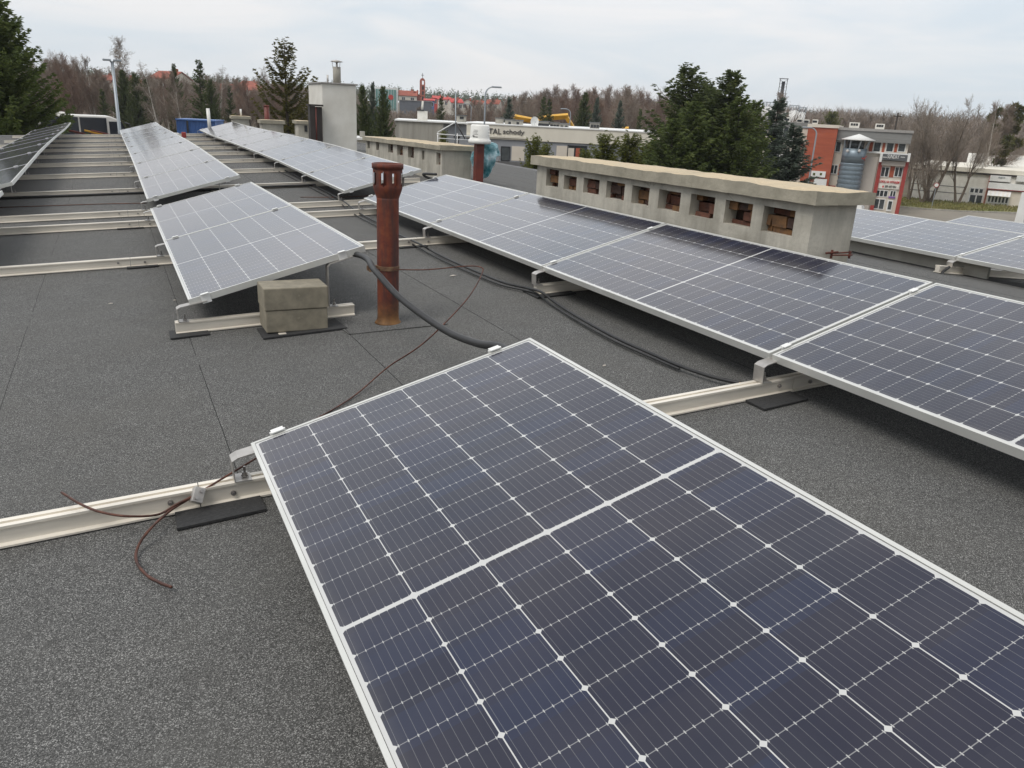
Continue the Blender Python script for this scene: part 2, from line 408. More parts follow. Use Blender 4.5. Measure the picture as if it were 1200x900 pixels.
# ------------------------------------------------------------------ terrain and ground
g = MB(); NA = 120
rad = [0, 6, 14, 24, 34, 44, 55, 66, 80, 95, 115, 140, 170, 210, 260, 320, 390, 470, 560, 700, 900, 1300, 2000, 3500]
vs = [(0, 0, terr(0, 0))]; fs = []
for r in rad[1:]:
    for k in range(NA):
        a = 2*pi*k/NA; vs.append((r*sin(a), r*cos(a), terr(r*sin(a), r*cos(a))))
for k in range(NA): fs.append((0, 1+(k+1) % NA, 1+k))
for j in range(len(rad)-2):
    for k in range(NA):
        a = 1+j*NA+k; b = 1+j*NA+(k+1) % NA; fs.append((a, b, b+NA, a+NA))
g.add(vs, fs)
mat('ground_earth', (.115, .075, .048), (.085, .070, .040), .08, .97, third=(.13, .12, .06))
struct(g.build('ground', 'ground_earth', smooth=True))

# ------------------------------------------------------------------ our flat roof
X0, X1, Y0, Y1 = -3.1, 11.6, -7.0, 27.3
rf = MB()
xs = [X0]
k = math.ceil((X0-.28)/.8)
while .28+.8*k < X1-.05: xs.append(.28+.8*k); k += 1
xs.append(X1)
ys = sorted(set([Y0, Y1]+YS[1:-1]+[0, 3, 6]))
for i in range(len(xs)-1):           # every felt sheet laps 4 mm over the next one
    a, b = xs[i], xs[i+1]
    cols = [a] + ([RIDGE] if a < RIDGE < b else []) + [b]
    vv = []; ff = []
    for y in ys:
        for c in cols:
            vv.append((c, y, rz(c, y)+.001*(b-c)/(b-a)))
    n = len(cols)
    for r in range(len(ys)-1):
        for c in range(n-1): ff.append((r*n+c, r*n+c+1, (r+1)*n+c+1, (r+1)*n+c))
    rf.add(vv, ff)
    for r in range(len(ys)-1):       # the lap's edge
        y, y2 = ys[r], ys[r+1]
        rf.add([(a, y, rz(a, y)-.002), (a, y2, rz(a, y2)-.002), (a, y2, rz(a, y2)+.001), (a, y, rz(a, y)+.001)], [(0, 1, 2, 3)])
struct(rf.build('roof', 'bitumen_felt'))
wl = MB()
e = .12
def wallseg(xa, ya, xb, yb):
    n = 24
    for i in range(n):
        p = [(xa+(xb-xa)*t, ya+(yb-ya)*t) for t in (i/n, (i+1)/n)]
        wl.add([(p[0][0], p[0][1], -7.5), (p[1][0], p[1][1], -7.5), (p[1][0], p[1][1], rz(*p[1])-.03), (p[0][0], p[0][1], rz(*p[0])-.03)], [(0, 1, 2, 3)])
wallseg(X0+e, Y0+e, X1-e, Y0+e); wallseg(X1-e, Y0+e, X1-e, Y1-e); wallseg(X1-e, Y1-e, X0+e, Y1-e); wallseg(X0+e, Y1-e, X0+e, Y0+e)
struct(wl.build('roof_walls', 'cream_wall'))
fl = MB()
def flash(xa, ya, xb, yb, nx, ny):
    n = 30
    for i in range(n):
        p = [(xa+(xb-xa)*t, ya+(yb-ya)*t) for t in (i/n, (i+1)/n)]
        vv = []
        for (x, y) in p:
            z = rz(x, y)
            vv += [(x-nx*.09, y-ny*.09, z+.006), (x-nx*.02, y-ny*.02, z+.035), (x+nx*.03, y+ny*.03, z+.035), (x+nx*.03, y+ny*.03, z-.16)]
        fl.add(vv, [(0, 1, 5, 4), (1, 2, 6, 5), (2, 3, 7, 6)])
flash(X0, Y0, X0, Y1, -1, 0); flash(X1, Y0, X1, Y1, 1, 0); flash(X0, Y1, X1, Y1, 0, 1)
struct(fl.build('roof_edge_flashing', 'plinth_grey'))

# ------------------------------------------------------------------ solar panels
def panel_meshes():
    f = MB(); lip = .011
    # frame: four mitred bars with outer wall and top lip
    for (a, b, c, d) in (((0, 0), (PW, 0), (PW-lip, lip), (lip, lip)), ((PW, 0), (PW, PL), (PW-lip, PL-lip), (PW-lip, lip)),
                         ((PW, PL), (0, PL), (lip, PL-lip), (PW-lip, PL-lip)), ((0, PL), (0, 0), (lip, lip), (lip, PL-lip))):
        t = [(*p, 0) for p in (a, b, c, d)]; bo = [(*p, -PT) for p in (a, b, c, d)]
        f.add(t+bo, [(0, 1, 2, 3), (7, 6, 5, 4), (0, 4, 5, 1), (2, 6, 7, 3)])
    fo = f.build('frame', 'anodised_frame')
    g_ = MB(); q = lip+.0012; zz = -.0022
    g_.add([(q, q, zz), (PW-q, q, zz), (PW-q, PL-q, zz), (q, PL-q, zz)], [(0, 1, 2, 3)])
    go = g_.build('glass', 'solar_cells')
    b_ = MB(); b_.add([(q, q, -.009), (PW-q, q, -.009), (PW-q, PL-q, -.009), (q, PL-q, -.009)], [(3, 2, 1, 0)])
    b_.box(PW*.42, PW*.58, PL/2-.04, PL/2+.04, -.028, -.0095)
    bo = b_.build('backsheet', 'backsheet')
    return fo, go, bo
PM = None
TILT = RAD(15.28)
def panel(x, y0, z0, z1, label, tilt=TILT, group='tilted solar panels on the flat roof', dy=PL):
    """low edge from (x,y0,z0) to (x,y0+dy,z1); surface rises towards +x"""
    global PM
    ey = Vector((0, dy, z1-z0)).normalized(); ex = Vector((cos(tilt), 0, sin(tilt))); ez = ex.cross(ey).normalized(); ex = ey.cross(ez)
    mw = Matrix(((ex.x, ey.x, ez.x, x), (ex.y, ey.y, ez.y, y0), (ex.z, ey.z, ez.z, z0), (0, 0, 0, 1)))
    o = empty('solar_panel', label=label, cat='solar panel', group=group, mw=mw)
    if PM is None:
        PM = panel_meshes()
        for c in PM: c.parent = o
    else:
        for c in PM:
            d = c.copy(); COL.objects.link(d); d.parent = o
    return o
H = .188
XF, XM, XR, XL = .304, .2954, 2.4853, -1.917
YB = 4.515; YA = YB-PL-.011; YC = YB+PL+.02; YD = YC+PL+.02
def pz(x, y): return rz(x, y)+H
# foreground
panel(XF, 2.3929-PL, pz(XF, .3), pz(XF, 2.39), 'large foreground solar panel filling the bottom right of the photo')
# short row behind it
panel(XM, 4.4948, pz(XM, 4.49), pz(XM, 6.59), 'pale solar panel tilted above the two stacked concrete ballast blocks')
panel(XM, 4.4948+PL+.004, pz(XM, 6.6), pz(XM, 8.69), 'rear panel of the pair behind the concrete blocks, joined to the front one')
# right row along the vent housing
rr = [(YA-PL-.012, 'nearest panel of the right row, cut off by the right picture edge'),
      (YA+.006, 'right row panel with the near half of the vent housing mirrored in its top'),
      (YB+.012, 'panel of the right row mirroring the far end of the long vent housing'),
      (YC+.012, 'farthest panel of the right row, partly behind the rusty vent pipe')]
for y, l in rr: panel(XR, y, pz(XR, y), pz(XR, y+PL), l)
# left row, only a corner in the frame
panel(XL, 4.4948+PL+.01, pz(XL, 6.6), pz(XL, 8.69), 'solar panel whose white corner just enters at the left picture edge')
# far rows
ordn = ['nearest', 'second', 'third', 'fourth', 'fifth', 'sixth', 'seventh', 'farthest']
JY = [9.56, 11.67, 13.79, 15.9, 18.02, 20.13, 22.24, 24.36, 26.47]
for x, nm in ((.301, 'far middle row left of the black cable'), (2.479, 'far row leading to the white chimney'), (-1.917, 'far left row beside the big spruce')):
    for k in range(8):
        za, zb = pz(x, JY[k]), pz(x, JY[k+1])
        panel(x, JY[k]+.008, za, zb, '%s panel from the camera in the %s' % (ordn[k], nm), dy=JY[k+1]-JY[k])
# rows beyond the ridge
T4 = RAD(10.2)
X4, X5 = 6.715, 8.92
for y, l in ((YB+2*PL+.03, 'panel hidden mostly behind the long vent housing, farthest of the row past it'),
             (YB+PL+.02, 'second panel of the row past the vent housing, passing behind its right end'),
             (YB+.01, 'panel right of the vent housing whose joint carries the steel bracket'),
             (YB-PL-.01, 'panel past the vent housing cut off by the right picture edge')):
    panel(X4, y, .203, .203, l, T4)
for y, l in ((YB+.02, 'far corner panel of the last row beside the car park, highest at right'),
             (YB-PL-.0, 'near panel of the last row at the right picture edge')):
    panel(X5, y, .088, .088, l, T4)

# ------------------------------------------------------------------ mounting rails with brackets
def rail_profile():
    # cross-section in (y,z): base flange, web, slotted head
    return [(-.035, 0), (.035, 0), (.035, .006), (.021, .010), (.021, .052), (.026, .056), (.026, .064), (.007, .064), (.007, .056), (-.007, .056), (-.007, .064), (-.026, .064), (-.026, .056), (-.021, .052), (-.021, .010), (-.035, .006)]
RP = rail_profile()
def rail(y, xa, xb, label, brackets=(), yo0=0, splice=(), tilt=TILT, lowz=H, bw=.03):
    o = empty('mounting_rail', (xa, y, rz(xa, y)+.006), label=label, cat='mounting rail', group='aluminium rails lying across the roof')
    m = MB(); z0 = rz(xa, y)
    cuts = [xa]+[s for s in splice if xa < s < xb]+([RIDGE] if xa < RIDGE < xb else [])+[xb]
    cuts = sorted(cuts)
    for i in range(len(cuts)-1):
        a = cuts[i]+(.0015 if cuts[i] in splice else 0); b = cuts[i+1]-(.0015 if cuts[i+1] in splice else 0)
        m.loft([[(x-xa, p[0], rz(x, y)-z0+p[1]) for p in RP] for x in (a, b)])
    m.build('rail', 'aluminium_rail', o)
    for s in splice:
        for dx in (-.085, .10):
            bm_ = MB(); zz = rz(s, y)-z0
            bm_.tube([(s-xa+dx, -.0205, zz+.034), (s-xa+dx, -.029, zz+.034)], .0085, 10)
            bm_.tube([(s-xa+dx, -.028, zz+.034), (s-xa+dx, -.034, zz+.034)], .005, 6)
            bm_.build('bolt', 'bolt_steel', o)
    for br0 in brackets:       # low edge of the row resting here, high post too?, clamp offset
        xl, hi = br0[:2]; yo = br0[2] if len(br0) > 2 else yo0
        zr = rz(xl, y)-z0
        low_u = rz(xl, y)-z0+lowz-PT-.006
        for kind in (('low', 'high') if hi else ('low',)):
            b = MB(); w2 = bw; th = .004
            if kind == 'low':
                x0 = xl-.055-xa
                path = [(x0+.05, zr+.066), (x0, zr+.066), (x0-.004, low_u-.012), (x0+.012, low_u-.004), (x0+.055+.10*cos(tilt), low_u+.10*sin(tilt)-.002)]
            else:
                x0 = xl+PW*.78*cos(tilt)-xa; hz = low_u+PW*.78*sin(tilt)
                zf = rz(xl+.8, y)-z0
                path = [(x0+.05, zf+.066), (x0, zf+.066), (x0-.002, hz-.02), (x0+.012, hz-.006), (x0+.15*cos(tilt), hz+.15*sin(tilt)-.006)]
            ring = []
            for k, (px, pz_) in enumerate(path):
                a = Vector(path[max(0, k-1)]); c = Vector(path[min(len(path)-1, k+1)]); d = (c-a).normalized(); nrm = Vector((-d.y, d.x))*th
                ring.append([(px, -w2, pz_), (px, w2, pz_), (px+nrm.x, w2, pz_+nrm.y), (px+nrm.x, -w2, pz_+nrm.y)])
            b.loft(ring)
            br_ = b.build('bracket', 'galvanised_steel', o)
            b2 = MB(); fx = path[0][0]-.018
            b2.lathe([(.012, 0), (.012, .004), (.0085, .004), (.0085, .013), (.004, .013), (.004, .032)], (fx, 0, path[0][1]+.004), 8)
            b2.build('bolt', 'bolt_steel', br_)
            cx = (xl-xa+.085 if kind == 'low' else xl-xa+PW*.86*cos(tilt)); cz = low_u+PT+.006+(cx-(xl-xa))*math.tan(tilt)
            c_ = MB(); u = Vector((cos(tilt), sin(tilt)))
            for (s0, s1, q0, q1, h0, h1) in ((-.02, .02, yo-.0135, yo+.0135, .001, .0035), (-.025, .025, yo-.004, yo+.004, -.05, .001)):
                c_.box(s0, s1, q0, q1, h0, h1, T=lambda a, b_, c2: (cx+u.x*a-u.y*c2, b_, cz+u.y*a+u.x*c2))
            c_.build('clamp', 'white_paint', o)
    return o
def pad(x, y, sx, sy, rot, label):
    o = MB(); z = rz(x, y)
    pts = [(-sx/2, -sy/2), (sx/2, -sy/2*.9), (sx/2*.96, sy/2), (-sx/2*.98, sy/2*.96)]
    cc, ss = cos(rot), sin(rot)
    P2 = [(x+a*cc-b*ss, y+a*ss+b*cc) for a, b in pts]
    o.loft([[(a, b, rz(a, b)+dz) for a, b in P2] for dz in (.0045, .0125)])
    tag(o.build('bitumen_pad', 'bitumen_pad'), label, 'roof pad', 'black felt pads under rails')
YRA = 2.40; YRB = 4.505; YRC = 6.612; YRD = 8.725; YRE = 9.60
rail(YRA, -2.4, 4.4, 'nearest full-width rail passing under the foreground panel with the copper clip on it', ((XF, 1, 0), (XR, 1, .009)), 0, (.14, 2.62))
rail(YA-PL-.006, -2.4, 4.4, 'rail under the near ends of the foreground panel and the right row', ((XF, 1, 0), (XR, 1, 0)), 0, ())
rail(YRB, .22, 1.21, 'short rail sticking out either side of the stacked concrete blocks', ((XM, 1, -.016),), 0)
rail(YRB, 2.44, 4.3, 'short rail starting at the black pad under the second joint of the right row', ((XR, 1, .009),), 0)
rail(YRC, -2.4, 4.3, 'rail running left from the middle of the pale panel pair, passing behind the rusty pipe', ((XL, 0), (XM, 1, -.018), (XR, 1, .017)), 0, (.05, 2.36))
rail(YRD, -2.4, 4.3, 'front one of the two close rails at the rear end of the pale panel pair', ((XL, 1, -.03), (XM, 1, -.03), (XR, 1, .02)), 0, (-1.35, .18))
rail(YRE, -2.4, 4.3, 'rear one of the two close rails in the gap between near and far panel rows', ((XL, 1), (.301, 1), (2.479, 1)), -.028, (-1.5, .1))
for k in range(1, 9):
    rail(JY[k]+.0, -2.4, 4.2, 'rail number %d counted from the gap towards the coach, under the far panel rows' % k if False else
         '%s rail beyond the gap, crossing under the three far rows' % ordn[k-1], ((XL, 1), (.301, 1), (2.479, 1)), 0, (-1.6, .05, 2.3) if k > 1 else (.05,))
rail(YB, 6.5, 8.1, 'rail end poking out under the row past the vent housing', ((X4, 1),), 0, (), T4, .203-rz(X4, YB))
rail(YC, 6.5, 8.1, 'rail in shadow under the row past the vent housing', ((X4, 1),), 0, (), T4, .203-rz(X4, YB))
rail(YB, 8.75, 10.3, 'rail under the last row by the roof edge', ((X5, 1),), 0, (), T4, .088-rz(X5, YB))
p = onroof(270, 598); pad(p.x-.03, YRA-.055, .26, .17, 0.0, 'black pad under the splice of the nearest rail, left of the foreground panel')
p = onroof(890, 466); pad(p.x+.03, YRA-.03, .26, .24, 0, 'black pad under the nearest rail beneath the right row')
p = onroof(212, 394); pad(.285, YRB-.035, .20, .16, 0, 'black pad under the left tip of the short rail by the concrete blocks')
pad(2.55, YRB+.0, .30, .22, 0, 'black pad under the rail end at the right row')
pad(.86, 4.30, .46, .22, 0.02, 'black pad under the stacked concrete blocks')
pad(.13, YRC-.02, .22, .16, 0, 'black pad under the rail by the middle clamp of the pale pair')
pad(2.3, YRC-.02, .26, .16, 0, 'black pad under the rail just right of the rusty pipe')
pad(-1.45, YRD-.02, .24, .14, 0, 'black pad under the close rail pair, at its left end')
pad(.1, YRD-.02, .24, .14, 0, 'black pad under the close rail pair, beside the pale panel corner')

# ballast blocks
def block(x0, x1, y0, y1, z0, z1, label, mt='block_concrete', jig=0):
    o = MB(); o.box(x0, x1, y0, y1, 0, z1-z0)
    b = o.build('concrete_block', mt, loc=(0, 0, z0)); bevel(b, .006, 2); tag(b, label, 'concrete block', 'concrete ballast blocks'); return b
zb = rz(.8, 4.3)+.0135
block(.660, .995, 4.245, 4.455, zb, zb+.122, 'lower of the two stacked concrete blocks, darker and damp')
block(.655, 1.000, 4.240, 4.455, zb+.1235, zb+.246, 'upper of the two stacked concrete blocks, with a sunlit sandy top')
tb = MB()
for x in (.74, .89): tb.box(x-.02, x+.02, 4.215, 4.245, zb-.006, zb-.002)
tag(tb.build('metal_shims', 'aluminium_rail'), 'two thin metal tabs under the front of the stacked blocks', 'metal shims')
block(1.0, 1.3, 9.75, 9.95, rz(1, 9.8)+.006, rz(1, 9.8)+.21, 'dark ballast block under the near end of the far middle row')
block(2.9, 3.3, 8.95, 9.2, rz(3, 9)+.006, rz(3, 9)+.19, 'pale ballast block between the right row and the second vent housing')

def felt_patch(pts, h=.006):
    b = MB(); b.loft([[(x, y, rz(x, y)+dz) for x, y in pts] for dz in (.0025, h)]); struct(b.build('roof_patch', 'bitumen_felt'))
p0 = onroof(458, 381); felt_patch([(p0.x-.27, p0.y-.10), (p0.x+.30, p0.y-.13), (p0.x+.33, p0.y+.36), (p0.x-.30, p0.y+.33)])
for u, v, r_, l in ((531, 324, .018, 'pale dry leaf scrap on the felt right of the rusty pipe'), (130, 357, .008, 'tiny pale crumb on the felt left of the pale panel pair'), (205, 353, .006, 'small pale grit grain beside the low edge of the pale panel'), (708, 430, .007, 'light grit grain on the felt by the right row cable')):
    q = onroof(u, v); b = MB(); b.loft([[(q.x-r_*1.6, q.y-r_*.4, q.z+dz), (q.x-.2*r_, q.y-r_*.7, q.z+dz), (q.x+r_*1.4, q.y, q.z+dz), (q.x, q.y+r_*.6, q.z+dz)] for dz in (.006, .010)]); tag(b.build('debris', 'pale_panel'), l, 'debris', 'scraps on the felt')
# ------------------------------------------------------------------ rusty vent pipe
pb = onroof(458, 381)
PX, PY = pb.x, pb.y+.05
vp = empty('vent_pipe', (PX, PY, rz(PX, PY)), label='rusty iron vent pipe with slotted cowl standing between the panels', cat='vent pipe')
r1, r2 = .061, .080
b = MB(); b.lathe([(r1*1.28, .003), (r1*1.2, .010), (r1*1.04, .022), (r1, .05), (r1, .70), (r1*1.03, .72)], n=28); b.build('pipe', 'rusty_iron', vp, True)
# cowl with real slots
b = MB(); N = 48; zt = [.68, .70, .725, .755, .775, .80, .845, .858, .87]
ztop = .87
def ringp(r, z): return [(r*cos(2*pi*i/N), r*sin(2*pi*i/N), z) for i in range(N)]
for (ra, rb) in ((r2, 0), (r2-.006, 1)):
    rows = [(r1*1.02, .712), (r1*1.12, .730), (ra*.93, .746), (ra, .765), (ra, .774), (ra, .782), (ra, .846), (ra, .854), (ra, .868)]
    if rb: rows = [(r-.005 if r < ra*.95 else r, z) for r, z in rows]
    vs = []; fs = []
    for r, z in rows: vs += ringp(r, z)
    for k in range(len(rows)-1):
        for i in range(N):
            slot = (i % 6) in (0, 1, 2)
            if (k == 5 and slot) or (k in (4, 6) and (i % 6) == 1): continue
            j = (i+1) % N; q = (k*N+i, k*N+j, (k+1)*N+j, (k+1)*N+i); fs.append(q if not rb else q[::-1])
    b.add(vs, fs)
b.build('cowl', 'rusty_iron', vp, True)
b = MB(); prof = [(r2-.006, .868), (r2+.005, .866), (r2+.006, .893), (r2-.004, .895), (r2-.006, .868)]
rings = [[(r*cos(2*pi*i/N), r*sin(2*pi*i/N), z) for i in range(N)] for r, z in prof]
b.loft(rings, cap=False); b.build('rim', 'rusty_iron', vp, True)
zc = float(aty(457, 313, PY)[2])-rz(PX, PY)
b = MB(); b.lathe([(r1+.0005, zc-.012), (r1+.004, zc-.011), (r1+.004, zc+.011), (r1+.0005, zc+.012)], n=28)
b.box(-r1-.06, -r1+.005, -.012, -.004, zc-.013, zc+.013); b.box(-r1-.06, -r1+.005, .003, .009, zc-.013, zc+.013)
b.tube([(-r1-.035, -.03, zc), (-r1-.035, .03, zc)], .006, 6); b.tube([(-r1-.045, -.008, zc-.02), (-r1-.045, -.008, zc+.022)], .008, 8)
b.build('band_clamp', 'rust_clamp', vp)

def smooth_path(pts, n=8):
    P = [Vector(p) for p in pts]; P = [2*P[0]-P[1]]+P+[2*P[-1]-P[-2]]; o = []
    for i in range(1, len(P)-2):
        for k in range(n):
            t = k/n; a, b, c, d = P[i-1:i+3]
            o.append(.5*((2*b)+(c-a)*t+(2*a-5*b+4*c-d)*t*t+(3*b-a-3*c+d)*t**3))
    o.append(P[-2]); return o
def cable(name, pts, r, m, label, cat, group=None, n=8):
    b = MB(); b.tube(smooth_path(pts), r, n); return tag(b.build(name, m, smooth=True), label, cat, group)
cd_ = [Vector(aty(404, 285, 4.9)), Vector(aty(421, 299, 4.45)), Vector(aty(440, 318, 3.98)), Vector(aty(470, 350, 3.65)), Vector(aty(520, 386, 3.2)), Vector(aty(558, 402, 2.85)), Vector(aty(592, 409, 2.55)), Vector((1.2, 2.3, .36)), Vector((1.12, 1.95, .22)), Vector((1.0, 1.5, .09))]
cd_[0] = Vector((1.12, 5.3, .30))
cable('black_conduit', cd_, .0165, 'black_rubber', 'thick black conduit hanging from the pale panel past the rusty pipe to the foreground panel', 'conduit', n=12)
# earth wire from the pipe clamp to the rail clip
W = [Vector((PX-r1-.03, PY-.02, rz(PX, PY)+zc)), Vector((PX+.02, PY-r1-.012, rz(PX, PY)+zc)), Vector(aty(500, 316, 3.95)), Vector(aty(545, 312, 3.75)), Vector(aty(563, 313, 3.66)), Vector(aty(565, 320, 3.62)), Vector(aty(550, 347, 3.45)), Vector(aty(520, 380, 3.28)), Vector(aty(490, 407, 3.16))]
W += [onroof(455, 430, .05), onroof(420, 460, .012), onroof(395, 477, .008), onroof(360, 497, .008)]
W += [Vector(aty(318, 525, 2.52)), Vector(aty(300, 537, 2.46)), Vector(aty(262, 560, YRA-.0)), Vector(aty(229, 580, YRA-.035))]
cable('copper_wire', W, .0034, 'copper_wire', 'long brown wire from the rusty pipe across the felt to the nearest rail', 'wire', n=6)
W2 = [Vector(aty(229, 580, YRA-.035)), Vector(aty(205, 592, YRA-.05)), Vector(aty(185, 603, YRA-.06)), onroof(150, 605, .083), onroof(118, 600, .086), onroof(95, 591, .088), onroof(72, 577, .09)]
cable('copper_wire', W2, .0038, 'copper_wire', 'brown wire tail curling left along the nearest rail', 'wire', n=6)
W3 = [Vector(aty(226, 582, YRA-.036)), Vector(aty(200, 598, YRA-.062)), onroof(176, 620, .04), onroof(162, 640, .02), onroof(160, 658, .01), onroof(172, 674, .01), onroof(188, 683, .012), onroof(201, 688, .02)]
cable('copper_wire', W3, .0042, 'copper_wire', 'hooked brown wire tail lying on the felt below the nearest rail', 'wire', n=6)
cl = aty(231, 580, YRA-.032)
b = MB(); b.box(-.017, .017, -.012, .012, -.024, .024); b.box(-.017, .017, -.018, -.0125, -.024, .024)
o = b.build('wire_clip', 'galvanised_steel', loc=(cl[0], cl[1]-.004, cl[2])); o.rotation_euler = (RAD(-35), RAD(25), 0); bevel(o, .002)
tag(o, 'small steel clip holding the brown wires on the nearest rail', 'wire clip')
for s in (-1, 1):
    b = MB(); b.tube([(s*.005, -.018, s*.012), (s*.005, -.026, s*.012)], .006, 8); b.build('screw', 'bolt_steel', o)
# black string cables beside the right row
cpx = [(326, 196), (345, 205), (362, 214), (385, 226), (403, 236), (420, 249), (445, 262), (470, 276), (492, 286), (506, 294), (530, 306), (560, 319), (590, 331), (620, 338), (634, 342), (650, 354), (680, 373), (720, 395), (760, 413), (800, 430), (840, 443), (878, 451)]
cable('black_cable', [onroof(u, v, .03+.045*(u in (634, 492, 403))) for u, v in cpx], .009, 'black_rubber', 'black string cable running along the low side of the right row', 'cable', 'string cables on the roof')
cable('black_cable', [onroof(u-4, v+2.5, .02) for u, v in cpx[:-2]], .0065, 'black_rubber', 'thinner black cable alongside the string cable of the right row', 'cable', 'string cables on the roof')
t_ = Vector(aty(880, 451.5, 2.46))
cable('yellow_lug', [t_+Vector((-.05, .02, .01)), t_, t_+Vector((.03, -.01, 0))], .004, 'yellow_paint', 'yellow green cable end bolted to the nearest rail under the right row', 'cable end', n=6)
cable('black_cable', [(-2.0, JY[1]-.12, rz(-2, 11.6)+.02), (-1.2, JY[1]-.10, rz(-1.2, 11.6)+.02), (.2, JY[1]-.11, rz(.2, 11.6)+.02), (1.6, JY[1]-.06, rz(1.6, 11.6)+.03), (2.6, JY[1]-.05, rz(2.6, 11.6)+.03)], .016, 'black_rubber', 'black cable lying across the roof in front of the nearest far rail', 'cable', 'string cables on the roof')
cable('black_cable', [Vector((X4-.1, YB-.03, .12)), Vector(aty(1105, 322, 4.45)), Vector(aty(1135, 333, 4.3)), Vector(aty(1165, 342, 4.1)), Vector(aty(1215, 358, 3.8))], .012, 'black_rubber', 'black cable sagging below the row past the vent housing', 'cable', 'string cables on the roof')
cable('steel_rod', [onroof(0, 243, .01), onroof(60, 241, .01), onroof(120, 239, .01), onroof(172, 238, .012)], .005, 'copper_wire', 'thin rusty rod lying across the roof before the close rail pair', 'rod')
cable('steel_rod', [onroof(352, 231, .01), onroof(400, 231, .02), onroof(436, 229, .02)], .005, 'copper_wire', 'thin rusty rod lying across the roof behind the rusty vent pipe', 'rod')
# grey sheet under the row past the vent housing
b = MB(); b.box(0, .03, 0, 2.3, 0, .13); o = b.build('wind_deflector', 'stained_concrete', loc=(X4+.12, YB-.25, rz(X4, YB)+.0)); tag(o, 'grey concrete strip in the shade under the row past the vent housing', 'ballast strip')

# ------------------------------------------------------------------ vent housings
def rough_slab(x0, x1, y0, y1, z0, z1, dz, nx, ny, amp, seed, parent):
    """cast slab with chipped uneven edges: closed grid box"""
    b = MB(); top = []; bot = []
    def nz3(x, y, k): return mnoise.noise(Vector((x*1.3+seed*7, y*1.3, k)))*.6+mnoise.noise(Vector((x*5+seed, y*5, k+9)))*.45+mnoise.noise(Vector((x*16, y*16+seed, k+3)))*.3
    for j in range(ny+1):
        rt = []; rb_ = []
        for i in range(nx+1):
            x = x0+(x1-x0)*i/nx; y = y0+(y1-y0)*j/ny; s = dz*(j/ny)
            ex_ = 1 if i in (0, nx) else 0; ey_ = 1 if j in (0, ny) else 0
            chip = (nz3(x, y, 0)-.35)*amp*.8 if (ex_ or ey_) else nz3(x, y, 0)*amp*.5
            sx = (1 if i == 0 else -1)*(nz3(x, y, 5)+.2)*amp*.5 if ex_ else 0
            sy = (1 if j == 0 else -1)*(nz3(x, y, 5)+.2)*amp*.5 if ey_ else 0
            rt.append((x+sx, y+sy, z1+s+chip)); rb_.append((x+sx*.3, y+sy*.3, z0+s+(nz3(x, y, 8)*amp*.25 if (ex_ or ey_) else 0)))
        top.append(rt); bot.append(rb_)
    n = nx+1; vs = [p for r in top for p in r]+[p for r in bot for p in r]; K = n*(ny+1); fs = []
    for j in range(ny):
        for i in range(nx):
            a = j*n+i; fs.append((a, a+1, a+n+1, a+n)); fs.append((K+a, K+a+n, K+a+n+1, K+a+1))
    for i in range(nx):
        fs.append((i, K+i, K+i+1, i+1)); a = ny*n+i; fs.append((a, a+1, K+a+1, K+a))
    for j in range(ny):
        a = j*n; fs.append((a, a+n, K+a+n, K+a)); a = j*n+nx; fs.append((a, K+a, K+a+n, a+n))
    b.add(vs, fs)
    o = b.build('cap_slab', 'slab_concrete', parent)
    return o
